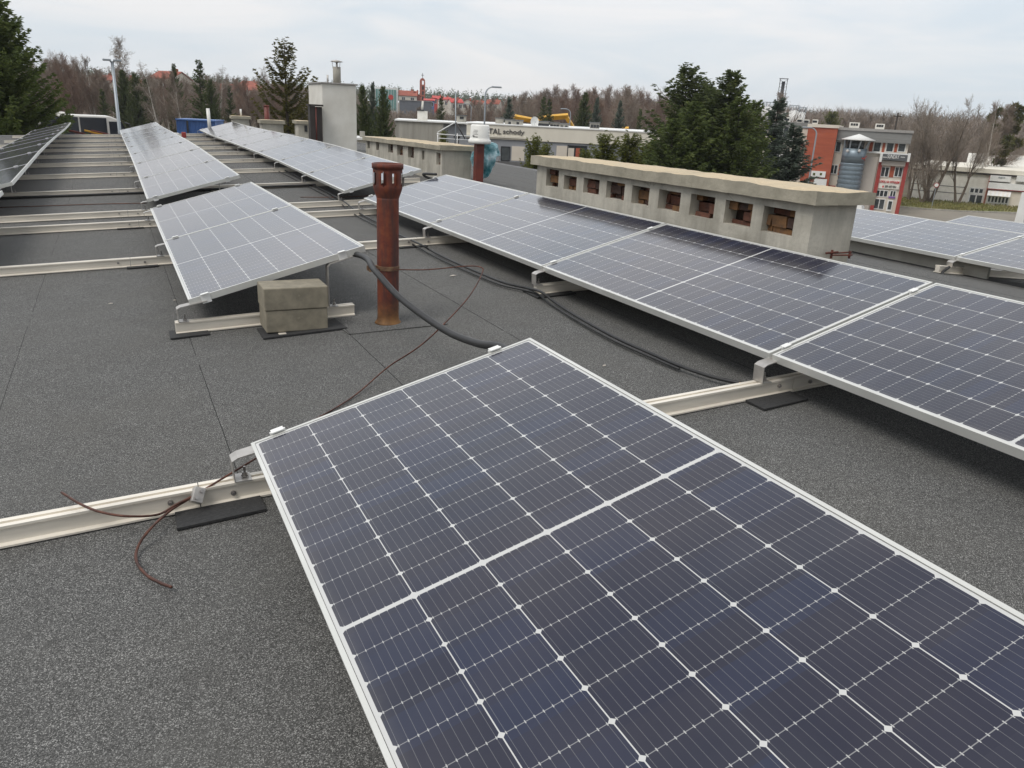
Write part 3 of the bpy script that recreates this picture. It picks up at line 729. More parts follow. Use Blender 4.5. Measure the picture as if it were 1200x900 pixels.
def vent_house(x0, x1, y0, y1, zt0, zt1, slab, holes, label, seed, holex1=False):
    """x0 face carries the openings (ya, yb, za, zb); zt0/zt1 roof-slab underside at y0/y1"""
    o = empty('vent_housing', ((x0+x1)/2, y0, rz(x0, y0)), label=label, cat='vent housing', group='concrete vent housings on the roof ridge')
    inv = Vector((-(x0+x1)/2, -y0, -rz(x0, y0)))
    th = .11
    def zt(y): return zt0+(zt1-zt0)*(y-y0)/(y1-y0)
    m = MB()
    def T(x, y, z): return (x+inv.x, y+inv.y, z+inv.z)
    def zb(y): return min(rz(x0, y), rz(x1, y))-.02
    # solid pieces of the front wall between the holes
    hs = sorted(holes); edges = [y0]+[e_ for h in hs for e_ in h[:2]]+[y1]
    def quadbox(ya, yb, fa, fb):     # prism whose bottom/top follow fa, fb
        vs = [T(x, y, f(y)) for f in (fa, fb) for y in (ya, yb) for x in (x0, x0+th)]
        m.add(vs, [(0, 2, 3, 1), (4, 5, 7, 6), (0, 1, 5, 4), (2, 6, 7, 3), (0, 4, 6, 2), (1, 3, 7, 5)])
    for i in range(0, len(edges), 2): quadbox(edges[i], edges[i+1], zb, zt)
    for (a, b_, za, zb_) in hs:
        quadbox(a, b_, zb, lambda y: za); quadbox(a, b_, lambda y: zb_, zt)
    for (ya, yb, xa, xb) in ((y0, y0+th, x0+th, x1), (y1-th, y1, x0+th, x1), (y0+th, y1-th, x1-th, x1)):
        vs = [T(x, y, (zb(y) if k == 0 else zt(y))) for k in (0, 1) for y in (ya, yb) for x in (xa, xb)]
        m.add(vs, [(0, 2, 3, 1), (4, 5, 7, 6), (0, 1, 5, 4), (2, 6, 7, 3), (0, 4, 6, 2), (1, 3, 7, 5)])
    m.build('wall', 'vent_concrete', o)
    for (a, b_, za, zb_) in hs:
        q = MB(); rnd = random.Random(a)
        # rough brick courses behind the opening, each brick set at its own depth
        zz = za-.03; row = 0
        while zz < zb_+.02:
            hh = .062+rnd.random()*.012; ya = max(a-.12+rnd.random()*.09, y0+.03)
            while ya < b_+.03:
                ln = min(.11+rnd.random()*.12, y1-.02-ya); dx = .035+rnd.random()*.05+(.05 if rnd.random() < .15 else 0)
                vs_ = [T(x+rnd.uniform(-.006, .006), y_+rnd.uniform(-.006, .006), z_+rnd.uniform(-.005, .005)) for z_ in (zz, zz+hh-.008) for y_ in (ya, ya+ln-.01) for x in (x0+dx, x0+th+.05)]
                q.add(vs_, [(0, 2, 3, 1), (4, 5, 7, 6), (0, 1, 5, 4), (2, 6, 7, 3), (0, 4, 6, 2), (1, 3, 7, 5)], rnd.randrange(3)); ya += ln
            zz += hh
        q.build('brick_lining', ['brick_dull', 'brick_ochre', 'brick_burnt'], o)
    s = rough_slab(x0-slab[0], x1+slab[1], y0-slab[2], y1+slab[3], zt0+.001, zt0+slab[4], zt1-zt0, 8, max(4, int((y1-y0)/.05)), .02, seed, o)
    s.location = inv
    return o
xf = 3.71
HB = []
for a, b_, c, d in [(58, 102, 115, 180), (120, 165, 138, 192), (188, 245, 148, 205), (268, 333, 160, 224), (357, 419, 175, 243), (450, 528, 190, 263), (560, 647, 206, 287), (680, 778, 228, 316), (812, 925, 250, 345)]:
    q = lambda x, y: atx(620+x/3, 160+y/3, xf)
    A = q(a, d); B = q(b_, d-6); Tt = q((a+b_)/2, c)
    HB.append((B[1], A[1], (A[2]+B[2])/2, Tt[2]))
nearp = atx(955, 240, xf); farp = atx(630, 193, xf); tp = atx(955, 222, xf)
xr_ = aty(1005, 238, nearp[1])[0]
vent_house(xf, xr_, nearp[1], farp[1], nearp[2], farp[2], (.05, .09, .05, .06, tp[2]-nearp[2]), HB, 'long concrete vent housing with nine square brick openings beside the right row', 3)
xg = 4.53; HB = []
for a, b_, c, d in [(80, 100, 187, 255), (155, 180, 198, 270), (262, 303, 217, 293), (340, 390, 228, 315), (435, 487, 240, 338), (555, 580, 273, 355), (683, 720, 293, 400)]:
    q = lambda x, y: atx(420+x/7.5, 140+y/7.5, xg)
    A = q(a, d); B = q(b_, d); Tt = q((a+b_)/2, c)
    HB.append((B[1], A[1], (A[2]+B[2])/2, Tt[2]))
vent_house(xg, 5.02, 11.6, 15.72, .655, .60, (.05, .14, .04, .06, .078), HB, 'second concrete vent housing with narrow slots beside the white chimney', 5)
def stub(u0, u1, v_slab_top, v_slab_bot, y, label, seed, depth=.45, pipe=None, hole=None):
    a = aty(u0, v_slab_bot, y); b_ = aty(u1, v_slab_bot, y); t = aty(u0, v_slab_top, y)
    ov = .05
    return vent_house(a[0]+ov, b_[0]-ov, y, y+depth, a[2], a[2], (.05, .05, .05, .05, t[2]-a[2]), hole or [], label, seed)
def stub2(*a, **k):
    o = stub(*a, **k); o['group'] = 'small concrete vent stubs at the far roof end'; return o
stub2(305, 334, 140, 144.5, 23.6, 'wide low concrete vent stub with a red pipe behind it', 11)
s = stub2(347, 363.5, 141, 145, 21.6, 'narrow concrete vent stub beside the dark metal duct', 12)
stub2(271, 294, 135.5, 139, 27.0-.6, 'far concrete vent stub with a thin white pipe on top', 13, .4)
b = MB(); a = aty(283, 135.5, 26.5); b.tube([(a[0], 26.6, a[2]), (a[0], 26.6, a[2]+.19)], .03, 8)
tag(b.build('vent_pipe', 'white_plastic', smooth=True), 'thin white pipe on the farthest concrete vent stub', 'vent pipe')
h = MB(); qa = aty(357.7, 153, 21.59); h.box(-.035, .035, -.02, .0, -.08, .08); h.build('vent_hole', 'dark_paint', s, loc=(qa[0]-s.location.x+.02, -.001, qa[2]-s.location.z+.05))
a = aty(313, 139.5, 24.4); t = aty(313, 124, 24.4)
b = MB(); b.tube([(a[0], 24.4, rz(a[0], 24.4)), (a[0], 24.4, t[2])], .075, 14); b.lathe([(.08, 0), (.08, .05), (.06, .05)], (a[0], 24.4, t[2]-.03), 14)
tag(b.build('vent_pipe', 'rust_paint', smooth=True), 'dark red vent pipe behind the wide low vent stub', 'vent pipe')
# white pipe left of the far row
a = aty(243.5, 127, 26.0); b0 = aty(246, 150, 26.0)
b = MB(); b.tube([(b0[0], 26.0, rz(b0[0], 26)), (b0[0]-.02, 26.0, a[2])], .05, 12)
tag(b.build('vent_pipe', 'white_plastic', smooth=True), 'slim white pipe standing before the blue container', 'vent pipe')
a = aty(204, 152.5, 25.6); b = MB(); b.box(-.13, .13, -.1, .1, 0, .14); o = b.build('roof_box', 'white_plastic', loc=(a[0], 25.7, rz(a[0], 25.7))); bevel(o, .01)
tag(o, 'small white box on the roof before the blue container', 'roof box')
b = MB(); b.box(-.06, .06, -.06, .06, 0, .17); o = b.build('red_box', 'red_paint', loc=(a[0]+.26, 25.7, rz(a[0], 25.7))); bevel(o, .015)
tag(o, 'small red roof cap beside the small white box', 'roof cap')

# white chimney
cx0, cx1 = 4.50, 5.31; cy0, cy1 = 19.16, 20.55; zt = aty(400, 99, cy0)[2]; zb = rz(4.9, 19.2)
ch = empty('chimney', ((cx0+cx1)/2, cy0, zb), label='tall white rendered chimney with a capped flue and a dark duct at its side', cat='chimney')
T0 = lambda x, y, z: (x-(cx0+cx1)/2, y-cy0, z-zb)
b = MB(); b.box(cx0, cx1, cy0, cy1, zb-.08, zt, T=T0); bevel(b.build('shaft', 'white_render', ch), .02)
b = MB(); b.box(cx0-.03, cx1+.03, cy0-.03, cy1+.03, zt+.001, zt+.03, T=T0); b.build('cap_sheet', 'galvanised_steel', ch)
fc = aty(395, 98, cy0+.6); ft = aty(395, 79.5, cy0+.6)[2]; fr_ = .092
b = MB(); b.lathe([(fr_, 0), (fr_, ft-zt), (fr_*.93, ft-zt), (fr_*.93, ft-zt-.1)], T0(fc[0], cy0+.6, zt+.02), 18); fo = b.build('flue_pipe', 'stained_concrete', ch, True)
b = MB(); zc_ = aty(395, 72.5, cy0+.6)[2]
b.lathe([(.02, -.02), (.145, 0), (.14, .012), (.02, .045)], T0(fc[0], cy0+.6, zc_), 18)
for k in range(3):
    an = 2*pi*k/3+.5; q = T0(fc[0]+fr_*cos(an), cy0+.6+fr_*sin(an), ft-.02); q2 = T0(fc[0]+.11*cos(an), cy0+.6+.11*sin(an), zc_); b.tube([q, q2], .006, 5)
q = T0(fc[0], cy0+.6, ft-.1); q2 = T0(fc[0], cy0+.6, zc_); b.tube([q, q2], .018, 6)
b.build('rain_cap', 'galvanised_steel', ch, True)
a = aty(384, 97, cy0+.4); b = MB(); q = T0(a[0], cy0+.4, zt); b.tube([q, (q[0], q[1], q[2]+.2)], .022, 8); b.build('vent_tube', 'galvanised_steel', ch, True)
dx0, dx1 = aty(363.5, 140, 18.9)[0], aty(376.5, 140, 18.9)[0]; dt = aty(370, 124.5, 18.9)[2]
b = MB(); b.box(dx0, dx0+.12, 18.9, 19.1, zb-.05, dt, T=T0); b.box(dx0+.15, dx1+.03, 18.92, 19.14, zb-.05, dt-.01, T=T0); b.box(dx0-.03, dx1+.05, 18.87, 19.15, dt+.001, dt+.04, T=T0)
b.build('duct', 'dark_metal', ch)
b = MB(); q = T0(dx0+.135, 18.9, zb); b.tube([q, (q[0], q[1], q[2]+dt-zb-.02)], .014, 8); b.build('drain_pipe', 'rust_paint', ch, True)

# red post with white canister and teal bag
px, py = aty(562, 200, 11.15)[0]-.02, 11.15; z0 = rz(px, py); zt = aty(562, 168.5, py)[2]
b = MB(); b.box(-.062, .062, -.055, .055, -.02, zt-z0); o = b.build('red_post', 'rust_paint', loc=(px, py, z0)); bevel(o, .006); tag(o, 'dark red square post carrying a white canister by the second vent housing', 'post')
zc = zt+.002
cw = (aty(576, 160, py)[0]-aty(552, 160, py)[0])/2; chh = aty(562, 146, py)[2]-zc
o = empty('white_canister', (px+.005, py, zc), label='white plastic canister with a printed label turned over the red post', cat='canister')
b = MB(); cwv = cw; cwv *= .88; b.lathe([(cwv*1.06, 0), (cwv*1.16, .012), (cwv*1.16, .05), (cwv*1.02, .065), (cwv*.99, .09), (cwv*.95, chh-.02), (cwv*.86, chh), (.02, chh)], n=28); b.build('body', 'white_plastic', o, True)
def curve_strip(a0, a1, z0_, z1_, r):
    n = 5; A = [a0+(a1-a0)*i/n for i in range(n+1)]
    vs = [(r*sin(x), -r*cos(x), z) for z in (z0_, z1_) for x in A]
    l1_ = MB(); l1_.add(vs, [(i, i+1, n+2+i, n+1+i) for i in range(n)]); l1_.build('label_print', 'letter_dark', o)
for k, (l0, l1, zz, hh) in enumerate(((-1.2, -.62, .09, .012), (-1.25, -1.0, .105, .012), (-1.2, -.6, .13, .004), (-1.2, -.7, .15, .004), (-1.15, -.62, .17, .004), (-1.1, -.66, .19, .004), (.5, 1.1, .08, .003), (.5, 1.1, .12, .003), (.5, 1.1, .16, .003), (.5, 1.1, .2, .003))):
    curve_strip(l0, l1, zz, zz+hh, cwv*.995)
mat('teal_foil', (.02, .16, .19), (.30, .50, .55), 6, .3, third=(.75, .82, .85), lo=.4, hi=.58)
bm = bmesh.new(); bmesh.ops.create_icosphere(bm, subdivisions=4, radius=1)
rnd = random.Random(4)
for v in bm.verts:
    p_ = v.co.copy(); n_ = mnoise.noise(p_*1.7)*.35+mnoise.noise(p_*4+Vector((3, 1, 2)))*.16
    tz = p_.z
    s_ = 1.0-.45*max(0, -tz)+n_
    v.co = Vector((p_.x*s_*.20, p_.y*s_*.11, tz*.27*(1+n_*.3)))
    if p_.x > .3 and tz > .2: v.co.x += .09*(p_.x)
me = bpy.data.meshes.new('bag'); bm.to_mesh(me); bm.free(); me.materials.append(MAT['teal_foil'])
o = bpy.data.objects.new('plastic_bag', me); COL.objects.link(o); bz = aty(568, 187, py+.19)
o.location = (bz[0], py+.19, bz[2]); tag(o, 'crumpled teal and white plastic bag hanging behind the red post', 'plastic bag')
# rusty tie rods at the near end of the long housing
b = MB(); q0 = aty(972, 297, nearp[1]-.03); q1 = aty(998, 295.5, nearp[1]-.03); q2 = aty(975, 299, nearp[1]-.05); q3 = aty(997, 299, nearp[1]-.05)
b.tube([q0, q1], .005, 6); b.tube([q2, q3], .005, 6); b.tube([q0+np.array([.02, 0, -.03]), q0+np.array([.02, 0, .02])], .008, 6); b.tube([q0+np.array([-.02, .01, .0]), q0+np.array([.05, -.02, .01])], .007, 6)
b.tube([q3+np.array([-.01, 0, -.02]), q3+np.array([-.01, 0, .025])], .008, 6); b.tube([q3+np.array([-.03, -.01, .0]), q3+np.array([.02, .01, .0])], .007, 6)
tag(b.build('tie_rods', 'rusty_iron'), 'rusty tie rods clamped at the near foot of the long vent housing', 'tie rods')
b = MB(); cb = Vector(aty(493, 206, 8.9)); 
cable('black_conduit', [Vector((3.35, 8.75, rz(3.3, 8.7)+.42)), Vector(aty(496, 204, 9.0)), Vector(aty(508, 210, 8.95)), Vector((3.9, 8.9, rz(3.9, 8.9)+.25)), Vector((4.1, 8.8, rz(4.1, 8.8)+.03))], .015, 'black_rubber', 'short black conduit arching off the near end of the chimney row', 'conduit')
b = MB(); q = onroof(968, 452)  # keep reference

# -------- the surroundings follow
# ------------------------------------------------------------------ tree meshes
def quads_mesh(name, P, m):
    P = np.asarray(P, np.float32).reshape(-1, 3); n = len(P)//4
    me = bpy.data.meshes.new(name); me.vertices.add(n*4); me.vertices.foreach_set('co', P.ravel())
    me.loops.add(n*4); me.loops.foreach_set('vertex_index', np.arange(n*4, dtype=np.int32))
    me.polygons.add(n); me.polygons.foreach_set('loop_start', np.arange(0, n*4, 4, dtype=np.int32))
    me.materials.append(MAT[m]); me.update(calc_edges=True); me.validate(); return me
def kites(base, d, ln, wd, rng):
    """arrays of needle sprays: base points, unit directions, lengths, widths -> quads"""
    n = len(base); r = rng.normal(size=(n, 3)); s = np.cross(d, r); s /= np.linalg.norm(s, axis=1)[:, None]+1e-9
    mid = base+d*(ln*.55)[:, None]; tip = base+d*ln[:, None]
    return np.stack([base, mid+s*(wd/2)[:, None], tip, mid-s*(wd/2)[:, None]], 1)
def conifer(seed, H=10., R=2., whorls=34, per=7, p=.85, el0=-12, el1=38, upturn=.25, start=.06, step=.16, tw=.34, wd=.09, jit=.22, gap=0.0, reps=6, outl=1.2):
    rng = np.random.default_rng(seed); B = []; D = []; LN = []; WD = []; br = MB()
    br.tube([(0, 0, -.4), (0, 0, H*.5), (0, 0, H*.97)], H*.016, 8, r1=.015)
    for i in range(whorls):
        t = start+(1-start)*(i/whorls)**.93
        for k in range(per):
            if rng.random() < gap: continue
            az = rng.random()*2*pi; tt = min(.985, t+rng.normal()*.012); z = H*tt
            ln = (R*(1-tt)**p*(1-start)**-p)*(1-jit+2*jit*rng.random())*(1 if rng.random() > .1 else outl)+.12
            el = RAD(el0+(el1-el0)*tt+rng.normal()*6)
            out = np.array([cos(az), sin(az), 0]); side = np.array([-sin(az), cos(az), 0])
            bend = rng.normal()*.12
            nS = max(3, int(ln/step)); s = (np.arange(nS)+rng.random())/nS
            pos = out[None]*(s*ln*cos(el))[:, None]+side[None]*(bend*ln*s*s)[:, None]
            pos[:, 2] += z+ln*(np.sin(el)*s-.16*s*(1-s)+upturn*s**2.4)
            q = [(0, 0, z)]+[tuple(pos[j]) for j in range(0, nS, max(1, nS//3))]
            if ln > .6: br.tube(q, .012+.012*ln, 3, r1=.006)
            for rep in range(reps):
                sg = (1 if rep % 2 else -1)
                dd = out[None]*(.55+.5*rng.random((nS, 1)))+side[None]*sg*(.35+.75*rng.random((nS, 1)))+np.array([0, 0, 1])[None]*(rng.normal(size=(nS, 1))*.28-.06)
                if rep % 5 == 4: dd = out[None]*1.0+side[None]*rng.normal(size=(nS, 1))*.3+np.array([0, 0, .25])[None]
                dd /= np.linalg.norm(dd, axis=1)[:, None]
                L = tw*(.55+.75*rng.random(nS))*(1-.35*s)*(.6+.4*min(1, ln))
                B.append(pos+rng.normal(size=(nS, 3))*.03); D.append(dd); LN.append(L); WD.append(np.full(nS, wd)*(.7+.6*rng.random(nS)))
    B = np.concatenate(B); D = np.concatenate(D); LN = np.concatenate(LN); WD = np.concatenate(WD)
    return br, kites(B, D, LN, WD, rng)
PROTO = {}
def mesh_of(b, name, m):
    o = b.build(name, m); me = o.data; bpy.data.objects.remove(o); return me
def conifer_proto(key, seed, needles, **k):
    br, q = conifer(seed, **k)
    PROTO[key] = (mesh_of(br, 'trunk', 'bark_dark'), quads_mesh('crown', q, needles), float(np.asarray(q)[..., 2].max()))
conifer_proto('spruce_big', 1, 'needles_green', H=12.3, R=4.6, whorls=54, per=13, el0=-18, el1=34, upturn=.20, tw=.30, wd=.06, p=.85, step=.14, reps=11, jit=.12, outl=1.0)
conifer_proto('spruce_dark', 2, 'needles_dark', R=2.5, whorls=36, per=11, tw=.30, wd=.065, p=.78, step=.14, reps=8, jit=.32)
conifer_proto('spruce_dark_b', 12, 'needles_dark', R=2.4, whorls=32, per=11, tw=.30, wd=.065, p=.74, step=.14, jit=.42, reps=8, upturn=.35)
conifer_proto('spruce_blue', 3, 'needles_blue', R=2.3, whorls=32, per=9, el0=-6, el1=45, tw=.30, wd=.07, p=.9, upturn=.1, step=.15, reps=8)
conifer_proto('spruce_sparse', 4, 'needles_olive', H=11, R=3.3, whorls=21, per=6, el0=6, el1=42, upturn=.36, tw=.26, wd=.06, p=.78, step=.11, gap=.12, reps=11)
conifer_proto('spruce_green', 8, 'needles_green', R=2.5, whorls=36, per=11, tw=.30, wd=.065, p=.7, step=.14, reps=8, jit=.34)
conifer_proto('spruce_slim', 5, 'needles_dark', R=1.35, whorls=30, per=6, tw=.32, wd=.08, p=.8, reps=7)
conifer_proto('pine', 6, 'needles_pine', H=8, R=2.0, whorls=28, per=9, el0=18, el1=60, upturn=.3, tw=.26, wd=.05, p=.55, jit=.35, step=.12, reps=9)

def bare(seed, H=12., spread=.5, up=.10, droop=0., r0=.16, kids1=13, first=.28, ang=(28, 58), twig=.011, fork=0, len1=.42):
    rnd = random.Random(seed); seg = []
    def rv(): return Vector((rnd.gauss(0, 1), rnd.gauss(0, 1), rnd.gauss(0, 1))).normalized()
    def grow(p, d, L, r, lev):
        n = (9, 5, 4, 3, 2)[lev]; q = p.copy(); rr = r
        for i in range(n):
            t = (i+1)/n
            bias = Vector((0, 0, up)) if lev < 3 else Vector((0, 0, up*.6-droop))
            d = (d+rv()*(.06, .13, .17, .2, .25)[lev]+bias*(.3 if lev == 0 else 1)).normalized()
            q2 = q+d*L/n; r2 = max(twig*.6, r*(1-t*(.80 if lev else .86)))
            seg.append((q.copy(), q2.copy(), rr, r2, lev)); q, rr = q2, r2
            if lev < 4 and t > (first if lev == 0 else .15):
                nk = (kids1/(n*(1-first)), 1.7, 1.9, 1.5)[lev]; nk = int(nk)+(rnd.random() < nk-int(nk))
                for _ in range(nk):
                    a = RAD(rnd.uniform(*ang)); ax = d.cross(rv()).normalized()
                    nd = (d*cos(a)+ax*sin(a)).normalized()
                    LL = (H*len1*(1.15-.75*t), L*.55, L*.55, L*.6)[lev]*rnd.uniform(.7, 1.2)*(spread*2 if lev == 0 else 1)
                    grow(q, nd, LL, max(twig, rr*(.55, .55, .5, .5)[lev]), lev+1)
    if fork:
        for k in range(fork):
            a = 2*pi*k/fork+rnd.random(); grow(Vector((.1*cos(a), .1*sin(a), -.4)), Vector((cos(a)*.28, sin(a)*.28, 1)).normalized(), H*rnd.uniform(.85, 1.0), r0*.8, 0)
    else: grow(Vector((0, 0, -.4)), Vector((rnd.gauss(0, .03), rnd.gauss(0, .03), 1)).normalized(), H, r0, 0)
    tr = MB(); Q = []
    for (a, b_, ra, rb, lev) in seg:
        if lev < 2: tr.tube([a, b_], ra, 6 if lev == 0 else 4, r1=rb)
        else:
            d = (b_-a); s = d.cross(rv()).normalized(); s2 = d.cross(s).normalized()
            ra = max(ra, twig); rb = max(rb, twig*.7)
            Q += [a+s*ra, a-s*ra, b_-s*rb, b_+s*rb]
            if lev < 4: Q += [a+s2*ra, a-s2*ra, b_-s2*rb, b_+s2*rb]
    return tr, [tuple(v) for v in Q]
def bare_proto(key, seed, bark, twigm, **k):
    tr, Q = bare(seed, **k); PROTO[key] = (mesh_of(tr, 'trunk', bark), quads_mesh('crown', Q, twigm), float(np.percentile(np.asarray(Q)[:, 2], 99.7)))
bare_proto('bare_a', 21, 'bark_dark', 'twig_brown', twig=.013, spread=.56)
bare_proto('bare_b', 22, 'bark_grey', 'twig_grey', twig=.013, spread=.46, up=.14)
bare_proto('bare_c', 23, 'bark_dark', 'twig_red', twig=.014, spread=.44, up=.18, kids1=13, first=.15)
bare_proto('bare_d', 24, 'bark_grey', 'twig_brown', twig=.013, spread=.40, up=.2, kids1=12)
bare_proto('birch', 25, 'bark_birch', 'twig_grey', twig=.012, spread=.30, up=.12, droop=.16, r0=.20, first=.35, kids1=11)
bare_proto('birch_b', 26, 'bark_birch', 'twig_brown', twig=.012, spread=.32, up=.25, r0=.18, first=.25, kids1=9)
bare_proto('birch_tall', 27, 'bark_birch', 'twig_grey', twig=.014, H=14, spread=.30, up=.22, droop=.22, r0=.16, first=.3, kids1=17)
bare_proto('vase', 28, 'bark_grey', 'twig_grey', twig=.010, H=11, spread=.46, up=.18, r0=.30, fork=3, first=.24, kids1=9, ang=(22, 48))
bare_proto('vase_b', 29, 'bark_grey', 'twig_grey', twig=.010, H=11, spread=.44, up=.16, r0=.30, fork=2, first=.24, kids1=9, ang=(22, 48))

def tree(key, u, vtop, d, label, cat='tree', group=None, wide=1.0, name=None, H=None, lean=0):
    tm, cm, h0 = PROTO[key]; p = spot(u, d)
    if H is None:
        H = 8
        for _ in range(3): H = max(2.0, atd(u, vtop, d)[2]-p.z)
    s = H/h0; nm = name or ('bare_tree' if key in ('bare_a', 'bare_b', 'bare_c', 'bare_d', 'vase', 'vase_b') else 'birch_tree' if 'birch' in key else 'pine_tree' if key == 'pine' else 'spruce_tree')
    o = empty(nm, p, random.random()*6.28, label, cat, group); o.scale = (s*wide, s*wide, s)
    o.rotation_euler[1] = lean
    for n_, me in (('trunk', tm), ('crown', cm)):
        c = bpy.data.objects.new(n_, me); COL.objects.link(c); c.parent = o
    return o

# big conifers
tree('spruce_big', -3, -26, 32.5, 'huge dense green spruce filling the upper left corner beside the far left panel row', wide=.95)
tree('spruce_sparse', 336, 43, 41, 'sparse olive spruce with upcurved branches against the sky left of the white chimney', wide=1.05)
for u, v, d, k, l in ((425, 99, 52, 'spruce_dark', 'left one of the three dark blue spruces right of the white chimney'), (437, 95, 54, 'spruce_blue', 'middle and tallest of the three dark blue spruces right of the white chimney'), (449, 100, 51, 'spruce_dark', 'right one of the three dark blue spruces, beside the white chimney')):
    tree(k, u, v, d, l, group='dark spruces right of the chimney', wide=.62)
tree('pine', 521, 148, 38, 'tiny young conifer peeping over the second vent housing', wide=.42)
tree('spruce_slim', 517, 112, 105, 'slim dark conifer before the red roofs of the town')
GB = 'conifers behind the low white workshop'
for u, v, d, k, wd_, l in ((596, 113, 92, 'spruce_blue', .9, 'leftmost broad spruce behind the low white workshop roof'), (636, 113, 95, 'spruce_slim', 1, 'slim spruce above the satellite dish'), (643, 116, 98, 'spruce_slim', 1, 'slim spruce close right of the one above the satellite dish'),
                           (684, 107, 100, 'spruce_dark', .8, 'tallest spruce behind the middle of the workshop roof'), (698, 113, 94, 'spruce_blue', .75, 'bluish spruce right of the tallest one behind the workshop'), (725, 117, 92, 'spruce_blue', .8, 'bluish spruce above the right part of the workshop roof'), (749, 127, 92, 'spruce_slim', .8, 'small slim spruce farthest right behind the workshop')):
    tree(k, u, v, d, l, group=GB, wide=wd_)
GP = 'conifers in front of the low white workshop'
for u, v, d, l in ((629, 155, 40, 'narrow yellow green pine before the workshop, left of its twin'), (642, 164, 41, 'lower pine close right of the narrow one before the workshop'), (711, 152, 40, 'round bright pine before the workshop wall'), (740, 152, 41, 'yellowish pine between the round pine and the tall dark spruces'), (767, 164, 40, 'low bushy pine at the left foot of the tall dark spruces'), (690, 171, 39, 'lowest bushy pine beside the vent housing far end')):
    tree('pine', u, v, d, l, group=GP, wide=1.15 if u > 700 else .8)
GD = 'tall dark spruces before the brick building'
for u, v, d, k, wd_, l in ((799, 73, 42, 'spruce_dark_b', 1.32, 'tall dark spruce, left of the two highest by the brick building'), (850, 80, 41, 'spruce_dark', 1.28, 'tall dark spruce, right of the two highest by the brick building'), (823, 92, 44, 'spruce_dark_b', 1.1, 'dark spruce close right of the left highest one, slightly lower'), (882, 116, 43, 'spruce_green', .95, 'shorter green spruce right of the two highest ones'), (790, 138, 38, 'spruce_green', 1.35, 'low spruce at the left edge of the dark group'),
                           (812, 118, 39, 'spruce_green', 1.3, 'lighter green spruce low in front of the left highest one'), (864, 112, 40, 'spruce_green', 1.15, 'lighter green spruce low in front of the right highest one'), (833, 104, 46, 'spruce_dark', 1.1, 'dark spruce filling the dip between the two highest ones'),
                           (908, 113, 50, 'spruce_blue', 1.35, 'grey green spruce behind the small blue spruce'), (932, 144, 43, 'spruce_blue', 1.6, 'small blue spruce in front of the brick wall')):
    tree(k, u, v, d, l, group=GD, wide=wd_)
tree('spruce_dark', 1206, 198, 30, 'dark conifer branches entering at the right picture edge', wide=.6, H=4.6)
tree('pine', 1184, 246, 27.5, 'dark bush behind the last panel row near the right edge', cat='shrub', name='shrub', wide=1.2, H=2.75)
# woodland on the left
GL = 'woodland behind the roof on the left'
for u, v, d, k, wd_, l in ((146, 81, 88, 'spruce_dark', .8, 'dark spruce right beside the tall street lamp'), (160, 84, 86, 'spruce_dark_b', .85, 'dark spruce below the tall drooping birch'), (172, 92, 92, 'spruce_dark', .8, 'dark spruce between the lamp and the white birches'), (207, 74, 90, 'spruce_dark', .62, 'pointed spruce behind the white birch trunks'), (236, 70, 84, 'spruce_slim', 1.2, 'tallest pointed spruce above the blue container'), (248, 92, 80, 'spruce_dark_b', .75, 'broad green spruce right of the tallest pointed one'), (270, 101, 92, 'spruce_slim', 1, 'small spruce above the farthest vent stub'), (120, 104, 80, 'spruce_slim', 1.1, 'reddish dark spruce left of the street lamp')):
    tree(k, u, v, d, l, group=GL, wide=wd_)
tree('birch_tall', 147, 44, 100, 'tall drooping birch rising behind the street lamp', group='birches on the left')
for u, v, d, k, l in ((185, 76, 76, 'birch', 'white birch with wide branches left of the other birch trunks'), (195, 90, 80, 'birch_b', 'thin birch just right of the wide white birch'), (211, 84, 75, 'birch_b', 'white birch, left one of the close pair before the pointed spruce'), (216, 88, 77, 'birch', 'white birch, right one of the close pair before the pointed spruce'), (243, 84, 90, 'birch_b', 'pale birch behind the blue container'), (254, 80, 92, 'birch', 'pale birch between the blue container and the farthest vent stub'), (108, 66, 98, 'birch_b', 'pale thin birch left of the street lamp'), (296, 78, 104, 'birch', 'pale birch top above the farthest vent stub')):
    tree(k, u, v, d, l, group='birches on the left')
rnd = random.Random(11)
for i in range(60):
    u = 50+i*5.0+rnd.uniform(-3, 3); d = rnd.uniform(97, 150); hz = 107+.0515*u
    v = np.interp(u, [50, 80, 120, 200, 330], [60, 68, 84, 91, 97])+rnd.uniform(-6, 12)
    tree(rnd.choice(['bare_a', 'bare_b', 'bare_c', 'bare_d', 'bare_c']), u, v, d, 'bare brown tree in the leafless woodland on the left behind the roof', group='bare trees of the left woodland', wide=rnd.uniform(.8, 1.15))
for i in range(16):
    u = 352+i*11+rnd.uniform(-4, 4); d = rnd.uniform(95, 150)
    tree(rnd.choice(['bare_a', 'bare_b', 'bare_d']), u, (112 if u < 425 else 127)+rnd.uniform(-4, 9), d, 'bare brown tree in the hollow between the chimney and the town', group='bare trees below the town')
for i in range(74):
    u = 536+i*3.6+rnd.uniform(-3, 3); d = rnd.uniform(112, 185)
    v = np.interp(u, [536, 600, 650, 700, 800], [122, 117, 103, 103, 110])+rnd.uniform(-6, 12)
    tree(rnd.choice(['bare_a', 'bare_b', 'bare_c', 'bare_d', 'bare_c']), u, v, d, 'bare reddish brown tree in the wood behind the low white workshop', group='bare trees behind the workshop', wide=rnd.uniform(.8, 1.1))
for i in range(20):
    u = 945+i*7+rnd.uniform(-3, 3); d = rnd.uniform(150, 210)
    tree(rnd.choice(['bare_a', 'bare_b', 'bare_d']), u, 132+.05*(u-950)+rnd.uniform(-5, 6), d, 'bare tree showing over the roof of the three storey building', group='bare trees behind the three storey building')
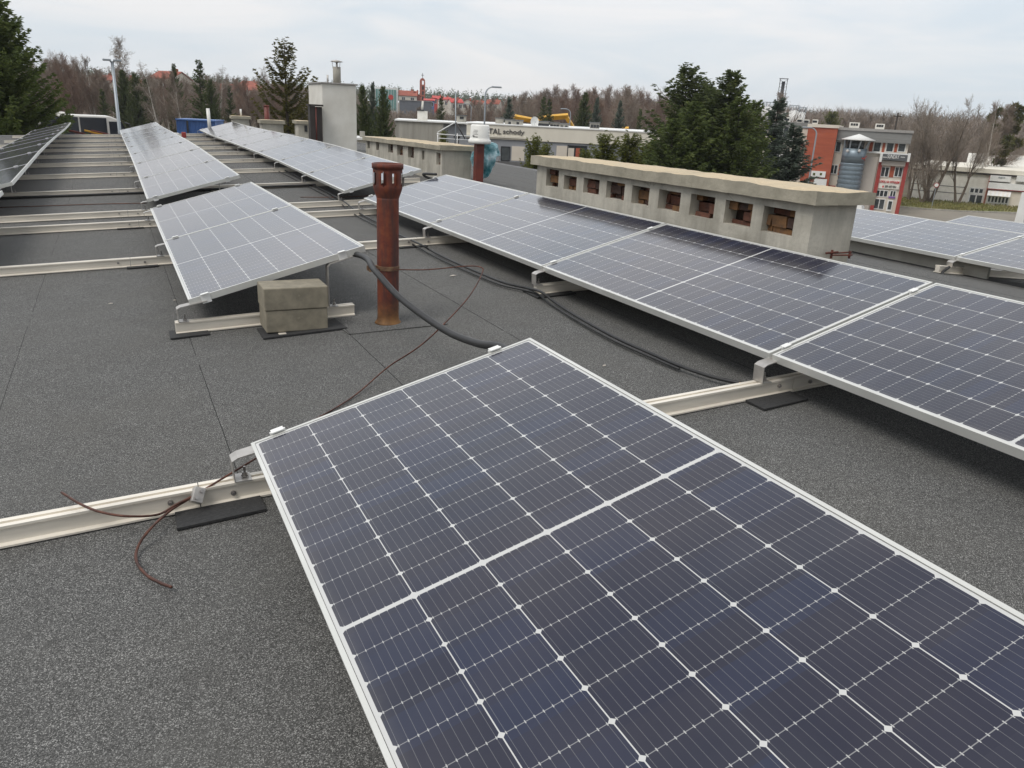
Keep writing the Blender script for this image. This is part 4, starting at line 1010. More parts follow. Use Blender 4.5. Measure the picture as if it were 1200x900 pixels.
for i in range(22):
    u = 1062+i*7.2+rnd.uniform(-3, 3); d = rnd.uniform(145, 200)
    tree(rnd.choice(['bare_a', 'bare_b', 'bare_d', 'bare_c']), u, 171+rnd.uniform(-9, 9), d, 'bare brown tree behind the low white factory hall', group='bare trees behind the factory hall')
tree('vase', 1104, 117, 107, 'large many stemmed bare tree in the middle of the right side', wide=1.0, lean=.10)
tree('vase_b', 1080, 140, 108, 'bare tree with leaning trunk close to the three storey building', wide=.8)
tree('vase', 1096, 185, 105, 'small bare tree low against the factory wall', wide=1.1)
tree('vase_b', 1138, 140, 109, 'bare tree right of the large many stemmed one', wide=.9)
tree('birch_b', 1163, 118, 120, 'pointed bare tree behind the mistletoe tree', wide=.9)
tree('bare_d', 902, 108, 115, 'bare tree top left of the lattice chimney', wide=.9)
tree('pine', 971, 128, 140, 'rounded dark pine over the brick wall', wide=1.2)
mt = tree('bare_d', 1172, 122, 126, 'bare tree hung with many green mistletoe balls at the right', name='mistletoe_tree')
rng = np.random.default_rng(5)
pm = mt.location; Hm = atd(1172, 122, 126)[2]-pm.z
for i, (u, v, r) in enumerate([(1163, 138, .62), (1171, 131, .55), (1182, 133, .7), (1190, 126, .6), (1194, 138, .7), (1187, 146, .75), (1181, 141, .6), (1166, 150, .6), (1176, 155, .7), (1190, 152, .6), (1170, 163, .65), (1182, 165, .75), (1192, 168, .7), (1155, 170, .45), (1163, 178, .45), (1177, 178, .7), (1168, 189, .5), (1175, 190, .45), (1196, 128, .5), (1185, 172, .6)]):
    n = 420; dr = rng.normal(size=(n, 3)); dr /= np.linalg.norm(dr, axis=1)[:, None]; d_ = 126+rng.normal()*1.0
    q = kites(np.zeros((n, 3))+dr*r*.35, dr+rng.normal(size=(n, 3))*.3, np.full(n, r*.75), np.full(n, .13), rng)
    me = quads_mesh('mistletoe_ball', q, 'mistletoe' if i % 3 else 'needles_olive'); o = bpy.data.objects.new('mistletoe_ball', me); COL.objects.link(o)
    o.scale = (.95, .95, .95); o.location = atd(u, v, d_); tag(o, 'round mistletoe clump in the bare tree at the right, one of many alike', 'mistletoe', 'mistletoe balls')
# far-off woods as masses
def wood(name, n, d0, d1, b0, b1, m, conif, label, seed, h=(9, 14)):
    rng = np.random.default_rng(seed); B = []; D = []; LN = []; WD = []
    for i in range(n):
        a = RAD(b0+(b1-b0)*rng.random()); d = sqrt(d0*d0+(d1*d1-d0*d0)*rng.random()); x, y = d*sin(a), d*cos(a); z = terr(x, y); hh = rng.uniform(*h)
        K = 24 if conif else 58
        az = rng.random(K)*2*pi
        if conif:
            t = rng.random(K)**.8; B.append(np.stack([x+0*az, y+0*az, z+hh*(.25+.72*t)], 1)); L = hh*.20*(1.05-t)+.5
            D.append(np.stack([np.cos(az), np.sin(az), -.25+0*az], 1)); LN.append(L); WD.append(L*.55)
        else:
            t = rng.random(K); B.append(np.stack([x+.5*rng.normal(size=K), y+.5*rng.normal(size=K), z+hh*(.05+.55*t)], 1)); L = hh*(.2+.2*rng.random(K))
            el_ = .35+.5*rng.random(K); dd = np.stack([np.cos(az)*el_, np.sin(az)*el_, .75+0*az], 1); D.append(dd/np.linalg.norm(dd, axis=1)[:, None]); LN.append(L); WD.append(.05+.12*rng.random(K))
    me = quads_mesh(name, kites(np.concatenate(B), np.concatenate(D), np.concatenate(LN), np.concatenate(WD), rng), m)
    o = bpy.data.objects.new(name, me); COL.objects.link(o); o['kind'] = 'stuff'; o['label'] = label; o['category'] = 'wood'
wood('bare_wood', 900, 190, 470, -14, 16, 'wood_brown', False, 'leafless brown wood covering the slope on the left', 31, (5, 8))
wood('bare_wood', 420, 150, 235, 16, 27.5, 'wood_brown', False, 'low brown scrub in the hollow below the far town', 35, (3.5, 5.5))
wood('bare_wood', 1500, 185, 470, 27.5, 72, 'wood_brown', False, 'leafless brown wood on the slope behind the workshop', 34)
wood('bare_wood', 500, 180, 420, 25.5, 50, 'twig_red', False, 'reddish leafless trees among the brown wood behind the workshop', 32, (7, 11))
wood('pine_wood', 3000, 540, 700, -14, 74, 'needles_dark', True, 'dark pine wood along the skyline hill', 33, (9, 12.5))
rng = np.random.default_rng(9); B = []
n = 9000
aa = np.radians(-9+34*rng.random(n)); dd = 66+44*rng.random(n)
B = np.stack([dd*np.sin(aa), dd*np.cos(aa), [terr(d*sin(a), d*cos(a)) for a, d in zip(aa, dd)]], 1)
D = rng.normal(size=(n, 3))*.45+np.array([0, 0, 1]); D /= np.linalg.norm(D, axis=1)[:, None]
o = bpy.data.objects.new('undergrowth', quads_mesh('undergrowth', kites(B, D, .8+2.2*rng.random(n), .05+.05*rng.random(n), rng), 'leaf_litter')); COL.objects.link(o)
o['kind'] = 'stuff'; o['label'] = 'brown undergrowth and saplings at the foot of the left woodland'; o['category'] = 'undergrowth'

# ------------------------------------------------------------------ buildings
class Fr:
    """building frame: local x to the right along the facade, y away from the roof, z up"""
    def __init__(s, u, d, rot=0):
        s.p = spot(u, d); s.b = atan2(s.p.x, s.p.y)+rot
        s.e = np.array([cos(s.b), -sin(s.b), 0]); s.n = np.array([sin(s.b), cos(s.b), 0])
    def px(s, u, v, yo=0):
        q = ray(u, v); P0 = np.array(s.p)-C0; t = (P0@s.n+yo)/(q@s.n); P = C0+q*t-np.array(s.p)
        return float(P@s.e), float(P[2])
    def rect(s, uc, vc, w_, h_, yo=0):
        a = s.px(uc-w_/2, vc, yo)[0]; b = s.px(uc+w_/2, vc, yo)[0]; c = s.px(uc, vc+h_/2, yo)[1]; d = s.px(uc, vc-h_/2, yo)[1]
        return a, b, c, d
    def root(s, name, label, cat, group=None): return empty(name, s.p, -s.b, label, cat, group)
def slab(par, name, m, r, y0, y1, bev=0):
    b = MB(); b.box(r[0], r[1], y0, y1, r[2], r[3]); o = b.build(name, m, par)
    return o
def window(par, r, y, nx=2, ny=1, frame='window_frame_white', ft=.07, glass='window_glass'):
    """frame bars standing proud with a pane set back behind them"""
    b = MB(); x0, x1, z0, z1 = r
    for i in range(nx+1):
        x = x0+(x1-x0)*i/nx; b.box(x-ft/2, x+ft/2, y-.07, y-.002, z0-ft/2, z1+ft/2)
    for j in range(ny+1):
        z = z0+(z1-z0)*j/ny
        for i in range(nx):
            xa = x0+(x1-x0)*i/nx+ft/2; xb = x0+(x1-x0)*(i+1)/nx-ft/2; b.box(xa, xb, y-.067, y-.002, z-ft/2, z+ft/2)
    o = b.build('window', frame, par)
    g_ = MB(); g_.box(x0+.001, x1-.001, y-.03, y-.004, z0+.001, z1-.001); g_.build('pane', glass, o); return o
def text(par, s, r, y, m, name='lettering', bold=.0):
    cu = bpy.data.curves.new('t', 'FONT'); cu.body = s; cu.size = 1; cu.extrude = .03; cu.offset = bold; cu.align_x = 'LEFT'
    o = bpy.data.objects.new('t', cu); COL.objects.link(o); bpy.context.view_layer.update()
    me = bpy.data.meshes.new_from_object(o.evaluated_get(bpy.context.evaluated_depsgraph_get())); bpy.data.objects.remove(o)
    co = np.array([v.co[:] for v in me.vertices]); mn, mxx = co.min(0), co.max(0)
    sx = (r[1]-r[0])/(mxx[0]-mn[0]); sy = (r[3]-r[2])/(mxx[1]-mn[1])
    for v in me.vertices:
        c = v.co; v.co = Vector((r[0]+(c[0]-mn[0])*sx, y-.02-(c[2]+.03)*.6, r[2]+(c[1]-mn[1])*sy))
    me.materials.clear(); me.materials.append(MAT[m])
    t = bpy.data.objects.new(name, me); COL.objects.link(t); t.parent = par; return t

# low white workshop with lettering
F = Fr(650, 74); R = F.root('workshop', 'long low white workshop with dark lettering on its parapet, behind the roof', 'building')
xa, xb = F.px(541, 160)[0], F.px(845, 160)[0]; zt = F.px(650, 150)[1]; zm = F.px(650, 166.5)[1]; zw = F.px(650, 189)[1]
slab(R, 'wall', 'grey_wall', (xa, xb, -1, zm), 0, 16); slab(R, 'parapet', 'cream_wall', (xa-.1, xb+.1, zm+.002, zt), -.12, 16.1)
slab(R, 'parapet_cap', 'white_paint', (xa-.16, xb+.16, zt+.002, zt+.09), -.18, 16.2)
r = F.rect(590, 160.3, 36, 2.0, -.12); slab(R, 'ledge', 'cream_wall', (xa, F.px(617, 161)[0], r[2]-.02, r[2]+.14), -.22, -.122)
a = F.px(576, 156, -.14); b_ = F.px(614.5, 158, -.14)
text(R, 'TAL', (F.px(572.5, 154, -.14)[0], F.px(587.5, 155, -.14)[0], F.px(580, 157, -.14)[1], F.px(580, 150.5, -.14)[1]), -.125, 'letter_dark', bold=.02)
text(R, 'schody', (F.px(589.5, 156, -.14)[0], F.px(614.5, 157, -.14)[0], F.px(602, 159, -.14)[1], F.px(602, 151.8, -.14)[1]), -.125, 'letter_dark', bold=.015)
slab(R, 'pale_infill', 'pale_panel', F.rect(607, 180, 15, 17), -.03, -.002)
slab(R, 'pale_infill', 'pale_panel', F.rect(659, 178, 14, 14), -.03, -.002)
slab(R, 'plinth', 'plinth_grey', (xa-.05, xb+.05, -1, F.px(600, 189.5)[1]), -.1, -.002)
window(R, F.rect(592.3, 180, 10, 16), 0, 1, 1, 'dark_paint'); window(R, F.rect(676, 179, 22, 16), 0, 3, 1, 'dark_paint')
slab(R, 'shutter', 'brick_red', F.rect(677, 180, 5, 13), -.1, -.075); slab(R, 'shutter', 'pale_panel', F.rect(669, 180, 7, 13), -.1, -.075)
for u in (760, 790, 820): window(R, F.rect(u, 184, 16, 14), 0, 3, 1, 'dark_paint')
def vent_block(F, R, uc, vc, w_, h_, yo, slots):
    r = F.rect(uc, vc, w_, h_, yo); o = slab(R, 'roof_vent', 'stained_concrete', (r[0], r[1], zt+.05, r[3]), yo, yo+1.0)
    slab(o, 'vent_cap', 'plinth_grey', (r[0]-.06, r[1]+.06, r[3]+.002, r[3]+.09), yo-.06, yo+1.06)
    for k in range(slots):
        x = r[0]+(r[1]-r[0])*(k+.6)/(slots+.2); slab(o, 'slot', 'dark_paint', (x-.12, x+.12, r[3]-.4, r[3]-.12), yo-.01, yo-.001)
for a in ((602, 144, 21, 5.5, 3, 2), (637, 146, 13, 6, 3, 5), (650, 147, 11, 5.5, 3.5, 3), (661, 148, 11, 5, 3, 2), (697, 148, 11, 7, 3, 3), (585, 141, 9, 4, 4, 0)): vent_block(F, R, *a)
DH = F.px(626, 145, 1.2)
o = empty('satellite_dish', F.p+Vector(F.e)*DH[0]+Vector(F.n)*1.2+Vector((0, 0, zt)), -F.b+.25, 'white satellite dish on the workshop parapet', 'satellite dish')
b = MB(); rs = []
for k in range(7):
    t = k/6; rr = .42*t+.001; rs.append([(rr*cos(2*pi*i/24)*.9, -.02-.12*t*t, rr*sin(2*pi*i/24)*1.05+.44) for i in range(24)])
b.loft(rs, cap=False); b.loft([[(x, y+.02, z) for x, y, z in r_] for r_ in rs][::-1], cap=False); b.build('reflector', 'white_paint', o, True)
b = MB(); b.tube([(0, .03, 0), (0, .03, .5)], .03, 6); b.tube([(0, 0, .1), (0, -.38, .42)], .012, 5); b.box(-.04, .04, -.44, -.36, .39, .46); b.build('mount', 'pole_grey', o)
# grey concrete building left of the workshop
F = Fr(505, 58); R = F.root('concrete_building', 'streaky grey concrete building low behind the second vent housing', 'building')
xa, xb = F.px(463, 150)[0], F.px(547, 150)[0]; zt = F.px(505, 143.5)[1]
slab(R, 'wall', 'stained_concrete', (xa, F.px(519.5, 150)[0], -1, zt), 0, 9); slab(R, 'wall', 'grey_wall', (F.px(519.5, 150)[0]+.002, xb, -1, zt-.05), .3, 9)
slab(R, 'parapet_cap', 'white_paint', (xa-.1, xb+.1, zt+.002, zt+.09), -.1, 9.1)
r = F.rect(495, 135, 12, 10, 2); c = slab(R, 'chimney', 'white_render', (r[0], r[1], zt+.06, r[3]), 2, 2.8); slab(c, 'chimney_cap', 'dark_paint', (r[0]-.06, r[1]-.25, r[3]+.002, r[3]+.08), 1.95, 2.85)
b = MB(); q = F.px(494.5, 131, 2.3); q2 = F.px(495.5, 118.5, 2.3); b.tube([(q[0], 2.3, q[1]), (q2[0], 2.3, q2[1])], .075, 10); b.build('flue_pipe', 'white_render', R, True)
r = F.rect(541, 139, 11, 6, 3); c = slab(R, 'roof_vent', 'stained_concrete', (r[0], r[1], zt+.06, r[3]), 3, 3.8); slab(c, 'slot', 'dark_paint', (r[0]+.2, r[1]-.2, r[3]-.22, r[3]-.05), 2.985, 2.998)
slab(c, 'vent_cap', 'plinth_grey', (r[0]-.06, r[1]+.06, r[3]+.002, r[3]+.08), 2.94, 3.86)
F = Fr(421, 46); R = F.root('white_annex', 'low white flat roofed annex seen between the white chimney and second vent housing', 'building')
slab(R, 'wall', 'white_render', (F.px(405, 165)[0], F.px(441, 165)[0], -1, F.px(425, 164)[1]), 0, 3); slab(R, 'roof_edge', 'white_paint', (F.px(404, 165)[0], F.px(442, 165)[0], F.px(425, 164)[1]+.002, F.px(425, 161.5)[1]), -.15, 3.1)
r = F.rect(424.5, 157.5, 6, 7, .6); c = slab(R, 'chimney', 'stained_concrete', (r[0], r[1], r[2], r[3]), .6, 1.0)
F = Fr(445, 44); r = F.rect(445, 152, 11, 6)
# mast with braces and a pipe rail on the roof's far side
my = 21.0; mb = aty(534, 176, my); o = empty('antenna_mast', (mb[0], my, rz(mb[0], my)), 0, 'thin mast with two slanting braces behind the second vent housing', 'mast')
L0 = Vector(o.location)
b = MB(); b.tube([(0, 0, 0), Vector(aty(534, 108, my))-L0], .014, 8); b.build('pole', 'pole_grey', o, True)
for (u, v, m_) in ((513, 155, 'white_paint'), (545, 163, 'dark_metal')):
    b = MB(); b.tube([Vector(aty(534, 143, my))-L0, Vector(aty(u, v, my-.2))-L0], .016, 6); b.build('brace', m_, o, True)
L1 = Vector(aty(513, 165, my)); o = empty('pipe_rail', (L1.x, my, rz(L1.x, my)), 0, 'white pipe railing beside the thin mast', 'railing'); L0 = Vector(o.location)
b = MB(); b.tube([Vector(aty(512, 157, my))-L0, Vector(aty(562, 160.5, my+.3))-L0], .014, 6); b.tube([Vector(aty(514, 162, my))-L0, Vector(aty(562, 165, my+.3))-L0], .012, 6)
for u in (513, 536, 561): b.tube([Vector(aty(u, 155+(u-513)*.06, my+.1))-L0, Vector(aty(u, 155+(u-513)*.06, my+.1))-L0-Vector((0, 0, .62))], .013, 6)
b.build('rail_tubes', 'white_paint', o, True)
b = MB(); q = aty(535.5, 160, my+.6); b.tube([(q[0], my+.6, rz(q[0], my)), (q[0], my+.6, q[2])], .07, 10); b.lathe([(.1, 0), (.1, .05), (.03, .09)], (q[0], my+.6, q[2]-.03), 10); tag(b.build('vent_pipe', 'dark_metal', smooth=True), 'short dark vent pipe behind the pipe railing', 'vent pipe')

# three-storey building with brick block and zinc stair tower
F = Fr(1020, 88); R = F.root('office_building', 'three storey building with brick block, red pilasters and a round zinc tower', 'building')
px, rc = F.px, F.rect
def xz(u, v): return px(u, v)
ztop = px(1045, 152)[1]; x_r = px(1066, 165)[0]; x_b0 = px(945.5, 165)[0]-.0; x_b1 = px(980, 165)[0]; x_l = px(893, 160)[0]
slab(R, 'wall', 'pale_panel', (x_b1+.002, x_r, -1, ztop-1.25), 0, 12)
slab(R, 'roof_band', 'slate_band', (x_b1+.002, x_r+.12, ztop-1.248, ztop-.25), -.35, 12.1)
slab(R, 'roof_edge', 'galvanised_steel', (x_b1+.002, x_r+.2, ztop-.248, ztop), -.45, 12.2)
slab(R, 'brick_block', 'brick_red', (x_b0, x_b1, 2.6, px(965, 146.5)[1]-.25), -.9, 11.8); slab(R, 'parapet', 'pale_panel', (x_b0-.1, x_b1+.1, px(965, 146.5)[1]-.248, px(965, 146.5)[1]+.05), -1.0, 11.9)
slab(R, 'brick_pier', 'brick_red', (px(968.5, 205, -.9)[0], x_b1, -1, 2.598), -.9, 0)
wg = slab(R, 'wing', 'pale_panel', (x_l, x_b0-.002, -1, px(925, 143)[1]-.5), .2, 11); slab(R, 'parapet', 'slate_band', (x_l, x_b0-.002, px(925, 143)[1]-.498, px(925, 143)[1]), .1, 11)
for v in (169.5, 174.5): slab(R, 'wall_stripe', 'red_paint', rc(941, v, 14, 1.0, .15), .1, .196)
for z in (3.6, 6.4): window(R, (x_l+1, x_b0-1.4, z, z+1.4), .2, 4, 1)
for u in (982.3, 1028, 1043, 1057): window(R, rc(u, 172, 8.5 if u > 1000 else 6, 12), 0, 1, 1)
for u, ww in ((1020.7, 4), (1035.6, 3), (1050.2, 3.4)): slab(R, 'red_infill', 'brick_red', rc(u, 172, ww, 13), -.03, -.002)
slab(R, 'cornice', 'white_paint', (px(1013, 180)[0], x_r+.1, px(1040, 180.4)[1], px(1040, 178.8)[1]), -.3, -.002)
sg = slab(R, 'sign_box', 'sign_grey', rc(1048.5, 184.3, 29, 7.0), -.75, -.302)
r = rc(1047, 183.6, 14, 4.6, -.75); text(sg, 'SUNDAY', r, -.752, 'letter_white', bold=.01)
for u, ww in ((1037, 5), (1058, 5)): slab(sg, 'lettering', 'letter_white', rc(u, 184.2, ww, .8, -.75), -.77, -.753)
for s_ in (-1, 1): slab(R, 'sign_end', 'white_paint', rc(1048.5+s_*16.2, 184.5, 3, 10), -.78, -.304)
slab(R, 'canopy', 'taupe_panel', rc(1047, 191.5, 28, 5.5), -.4, -.002)
for u in (1037, 1053): window(R, rc(u, 201.5, 9, 11.5), 0, 2, 1)
slab(R, 'red_infill', 'brick_red', rc(1045.2, 201.5, 5, 13), -.03, -.002)
bn = slab(R, 'banner', 'sign_white', rc(1042, 215.8, 25, 11), -.14, -.09)
text(bn, 'LOKAL NA WYNAJEM', rc(1042.3, 213.6, 23.5, 3.6, -.15), -.142, 'letter_red', bold=.02); text(bn, '509 447 094', rc(1043.5, 218.7, 13.5, 2.6, -.15), -.142, 'letter_dark', bold=.012)
slab(bn, 'lettering', 'letter_red', rc(1034.8, 218.6, 1.8, 2.2, -.15), -.16, -.142)
window(R, rc(1033.2, 226.7, 14, 7.5), 0, 3, 1); window(R, rc(1046.3, 227, 6.5, 7), 0, 2, 1); window(R, rc(1030, 239, 12.5, 12), 0, 2, 1)
slab(R, 'fascia', 'purple_paint', rc(1045, 231.2, 8, 2), -.12, -.002)
dr = slab(R, 'door', 'white_paint', rc(1042.5, 241, 6.5, 13), -.1, -.002); slab(dr, 'door_pane', 'window_glass', rc(1042.7, 240.5, 4, 9.5), -.13, -.102)
for (ua, va, ub, vb) in ((1033.3, 189, 1021, 243), (1064.5, 190, 1050, 247)):
    x = (px(ua, va, -.3)[0]+px(ub, vb, -.3)[0])/2; slab(R, 'pilaster', 'red_paint', (x-.17, x+.17, -1, px(ua, va)[1]), -.35, -.002)
xt = (px(1026, 200, -.1)[0]); xt0 = px(1011, 200)[0]
slab(R, 'blank_wall', 'taupe_panel', (px(1003, 215)[0], px(1028, 205)[0]-.2, -1, px(1020, 184)[1]), -.3, -.003)
window(R, rc(977.3, 198.5, 7.5, 10.5), 0, 2, 1); slab(R, 'red_infill', 'brick_red', rc(984.4, 198.5, 3.5, 13), -.03, -.002); slab(R, 'wall_stripe', 'red_paint', rc(974, 218.3, 10, 2), -.05, -.003)
sw = slab(R, 'sign_board', 'white_paint', rc(959, 204, 17, 7, -.95), -1.1, -.92)
for u in (954, 962): slab(sw, 'mark', 'needles_pine', rc(u, 204, 2.6, 2.6, -1.1), -1.12, -1.102)
slab(R, 'white_door', 'white_paint', rc(961, 214, 15, 9, -.95), -1.0, -.9)
# tower
tx = (px(1002, 174, -1.2)[0]+px(993.5, 221, -1.2)[0])/2; tr_ = (px(1016, 174, -1.2)[0]-px(988, 174, -1.2)[0])/2; tz = px(1002, 174, -1.2)[1]; tz2 = px(1000, 191, -1.2)[1]
prof = [(tr_, -1)]; z = .2; k = 0
while z < tz2: prof += [(tr_, z), (tr_+.07, z+.16), (tr_, z+.32)]; z += .42
b = MB(); b.lathe(prof+[(tr_-.02, tz2)], (tx, -1.0, 0), 28); tw_ = b.build('stair_tower', 'zinc_tower', R, True)
b = MB(); b.lathe([(tr_+.03, tz2+.002), (tr_+.03, tz), (tr_*.9, tz), (tr_*.9, tz-.3)], (tx, -1.0, 0), 28); b.build('tower_drum', 'zinc_tower', R, True)
za = px(1005, 163.5, -1.2)[1]; zp = px(1006, 157, -1.2)[1]; rc_ = (px(1026, 164, -1.2)[0]-px(985.5, 163, -1.2)[0])/2
b = MB(); b.lathe([(rc_*.97, za-.08), (rc_, za), (.05, zp)], (tx+.15, -1.0, 0), 28); b.build('tower_cap', 'white_paint', R, True)
b = MB(); b.lathe([(tr_*.72, tz-.2), (tr_*.72, za-.02)], (tx, -1.0, 0), 20); b.build('lantern', 'window_glass', R, True)
b = MB()
for k in range(8):
    a_ = 2*pi*k/8+.3; b.tube([(tx+tr_*.95*cos(a_), -1+tr_*.95*sin(a_), tz-.05), (tx+.1+rc_*.8*cos(a_), -1+rc_*.8*sin(a_), za+.02)], .07, 5)
b.build('cap_strut', 'pole_grey', R)
for u in (993, 1007):
    q = px(u, 177, -2.6); b = MB(); b.lathe([(.02, .02), (.12, .015), (.15, 0), (.12, -.01)], (0, 0, 0), 16); o = b.build('dish', 'galvanised_steel', R, True, loc=(q[0], -1.0-tr_-.05, q[1])); o.rotation_euler = (RAD(80), 0, 0)
q = px(1013, 186, -2.2); b = MB(); yy = -1-tr_*.62; b.tube([(q[0]-.25, yy-.1, q[1]+.02), (q[0]-.02, yy, q[1]-.04), (q[0]+.16, yy+.2, q[1]+.26)], .085, 6, r1=.03); b.tube([(q[0]-.05, yy, q[1]), (q[0]+.1, yy+.15, q[1]-.22)], .05, 6, r1=.02); b.build('red_emblem', 'red_paint', R)
for u, v, ww, hh in ((1001, 147.6, 12, 8.5), (1031, 149, 11, 8), (937, 141, 6, 4), (945, 142, 6, 4), (955, 142, 6, 4), (922, 139.5, 8, 4)):
    r = rc(u, v, ww, hh, 4); c = slab(R, 'roof_vent', 'white_render', (r[0], r[1], r[2]-.6, r[3]), 4, 5.2)
    for k in range(3):
        x = r[0]+(r[1]-r[0])*(k+1)/4; slab(c, 'slot', 'dark_paint', (x-.1, x+.1, r[3]-.32, r[3]-.1), 3.98, 3.998)
# low factory hall
F = Fr(1130, 113, .05); R = F.root('factory_hall', 'low white factory hall with a large dark window at the right', 'building'); px, rc = F.px, F.rect
x0, x1 = px(1068, 215)[0], px(1262, 215)[0]; zt = px(1130, 196)[1]
slab(R, 'wall', 'white_render', (x0, x1, -1, zt-.5), 0, 22); slab(R, 'roof_band', 'cream_wall', (x0-.2, x1+.2, zt-.498, zt), -.3, 22.3); slab(R, 'gutter', 'dark_metal', (x0-.2, x1+.2, zt-.72, zt-.5), -.22, -.002)
for v in (218, 225.5): slab(R, 'wall_joint', 'plinth_grey', (x0, px(1133, v)[0], px(1110, v)[1]-.04, px(1110, v)[1]+.04), -.02, -.002)
window(R, rc(1144.5, 223.5, 16, 6), 0, 3, 1, ft=.14); window(R, rc(1143.3, 233.5, 16, 11), 0, 2, 1, ft=.14)
slab(R, 'brick_pier', 'brick_red', (px(1155.5, 225)[0], px(1157.5, 225)[0], -1, zt-.75), -.5, -.002)
fx0, fx1 = px(1158.5, 215, -.6)[0], px(1240, 215, -.6)[0]
slab(R, 'shop_front', 'pale_panel', (fx0, fx1, -1, px(1170, 223)[1]), -.5, -.004)
sgn = slab(R, 'fascia', 'white_paint', (fx0, fx1, px(1170, 221.2)[1], px(1170, 214)[1]), -.75, -.006); slab(R, 'fascia_stripe', 'red_paint', (fx0, fx1, px(1170, 222)[1], px(1170, 221.2)[1]-.002), -.74, -.006)
slab(R, 'fascia', 'white_paint', (fx0, px(1184.5, 210, -.6)[0], px(1170, 212.3)[1], px(1170, 205.8)[1]), -.75, -.006); slab(R, 'fascia', 'white_paint', (px(1191, 210, -.6)[0], fx1, px(1195, 212.5)[1], px(1195, 206)[1]), -.75, -.006)
text(R, 'agis', rc(1174, 208, 8, 2.4, -.76), -.752, 'pole_grey')
b = MB(); aw0, aw1 = px(1157.5, 226, -1)[0], px(1185, 226, -1)[0]; az0, az1 = px(1170, 229)[1], px(1170, 223.2)[1]
for k in range(11):
    a_ = aw0+(aw1-aw0)*k/11; c_ = aw0+(aw1-aw0)*(k+1)/11
    b.add([(a_, -1.5, az0), (c_, -1.5, az0), (c_, -.51, az1), (a_, -.51, az1)], [(0, 1, 2, 3)], k % 2); 
b.build('awning', ['white_paint', 'sign_white'], R)
window(R, rc(1169.5, 234, 25, 8, -.5), -.5, 6, 1, ft=.16)
# barns behind
F = Fr(1148, 146); R = F.root('barn', 'pale gabled shed behind the factory hall', 'building', 'pale sheds behind the factory hall'); 
def gable(R, x0, x1, ze, zr, y0, y1, wallm, roofm, along='x', ov=.25):
    b = MB(); b.box(x0, x1, y0, y1, -1, ze)
    if along == 'y':
        b.add([(x0, y0, ze), (x1, y0, ze), ((x0+x1)/2, y0, zr), (x0, y1, ze), (x1, y1, ze), ((x0+x1)/2, y1, zr)], [(0, 1, 2), (5, 4, 3)])
    else:
        ym = (y0+y1)/2; b.add([(x0, y0, ze), (x0, y1, ze), (x0, ym, zr), (x1, y0, ze), (x1, y1, ze), (x1, ym, zr)], [(0, 2, 1), (3, 4, 5)])
    b.build('wall', wallm, R); r_ = MB(); t = .18
    if along == 'y':
        xm = (x0+x1)/2; k = (zr-ze)/(x1-xm)
        r_.loft([[(x0-ov, y, ze-ov*k+.03), (xm, y, zr+.03), (x1+ov, y, ze-ov*k+.03), (x1+ov, y, ze-ov*k+t), (xm, y, zr+t), (x0-ov, y, ze-ov*k+t)] for y in (y0-ov, y1+ov)])
    else:
        ym = (y0+y1)/2; k = (zr-ze)/(y1-ym)
        r_.loft([[(x, y0-ov, ze-ov*k+.03), (x, ym, zr+.03), (x, y1+ov, ze-ov*k+.03), (x, y1+ov, ze-ov*k+t), (x, ym, zr+t), (x, y0-ov, ze-ov*k+t)] for x in (x0-ov, x1+ov)])
    return r_.build('roof', roofm, R)
gable(R, F.px(1134, 193)[0], F.px(1167, 193)[0], F.px(1150, 194)[1], F.px(1150, 182)[1], 0, 10, 'white_render', 'white_render')
F = Fr(1192, 146); R = F.root('barn', 'pale long shed at the right edge behind the mistletoe tree', 'building', 'pale sheds behind the factory hall')
gable(R, F.px(1172, 193)[0], F.px(1225, 193)[0], F.px(1190, 197)[1], F.px(1190, 184)[1], 0, 12, 'white_render', 'white_render')

# town and houses
def house(u, vt, d, wpx, frac, wallm, roofm, label, along='x', rot=0, dep=9, group=None, wins=2):
    F = Fr(u, d, rot); R = F.root('house', label, 'house', group); x0, x1 = F.px(u-wpx/2, vt)[0], F.px(u+wpx/2, vt)[0]; zr = F.px(u, vt)[1]; ze = zr-(x1-x0)*frac
    ze = max(ze, 2.2); gable(R, x0, x1, ze, zr, 0, dep, wallm, roofm, along)
    for k in range(wins):
        x = x0+(x1-x0)*(k+.5)/wins; window(R, (x-.6, x+.6, ze-1.9, ze-.5), 0, 2, 1)
    c = MB(); c.box(x0+(x1-x0)*.68, x0+(x1-x0)*.68+.6, dep*.5, dep*.5+.6, ze, zr+.7); c.build('chimney', 'brick_red', R); return R
HG = 'red roofed houses on the slope'
house(187, 83, 190, 25, .32, 'house_wall', 'roof_tile_red', 'large red roofed house half hidden behind the white birches', rot=.5, group=HG)
house(157, 92, 185, 26, .3, 'house_wall', 'roof_tile_red', 'orange roofed house behind the spruces by the street lamp', rot=-.3, group=HG)
house(119, 88, 240, 20, .3, 'house_wall', 'roof_tile_red', 'grey red roofed house left of the street lamp on the slope', rot=.2, group=HG)
house(272, 99, 260, 30, .25, 'house_wall', 'roof_tile_red', 'wide low red roof above the farthest vent stub', rot=.1, group=HG)
house(300, 101, 280, 22, .25, 'house_wall', 'roof_tile_red', 'red roofed house between the vent stubs and the sparse spruce', rot=-.2, group=HG)
house(289, 95, 330, 18, .3, 'house_wall', 'roof_tile_red', 'farther red roof on the slope left of the sparse spruce', rot=.3, group=HG)
TG = 'houses of the far town'
house(478, 106.5, 300, 21, .26, 'house_wall', 'roof_tile_red', 'white walled house with a broad orange red roof left of the church tower', 'x', 0, 9, TG)
house(486, 107.5, 303, 13, .36, 'roof_tile_red', 'roof_tile_red', 'dark red gable beside the broad orange roof', 'y', 0, 10, TG, 1)
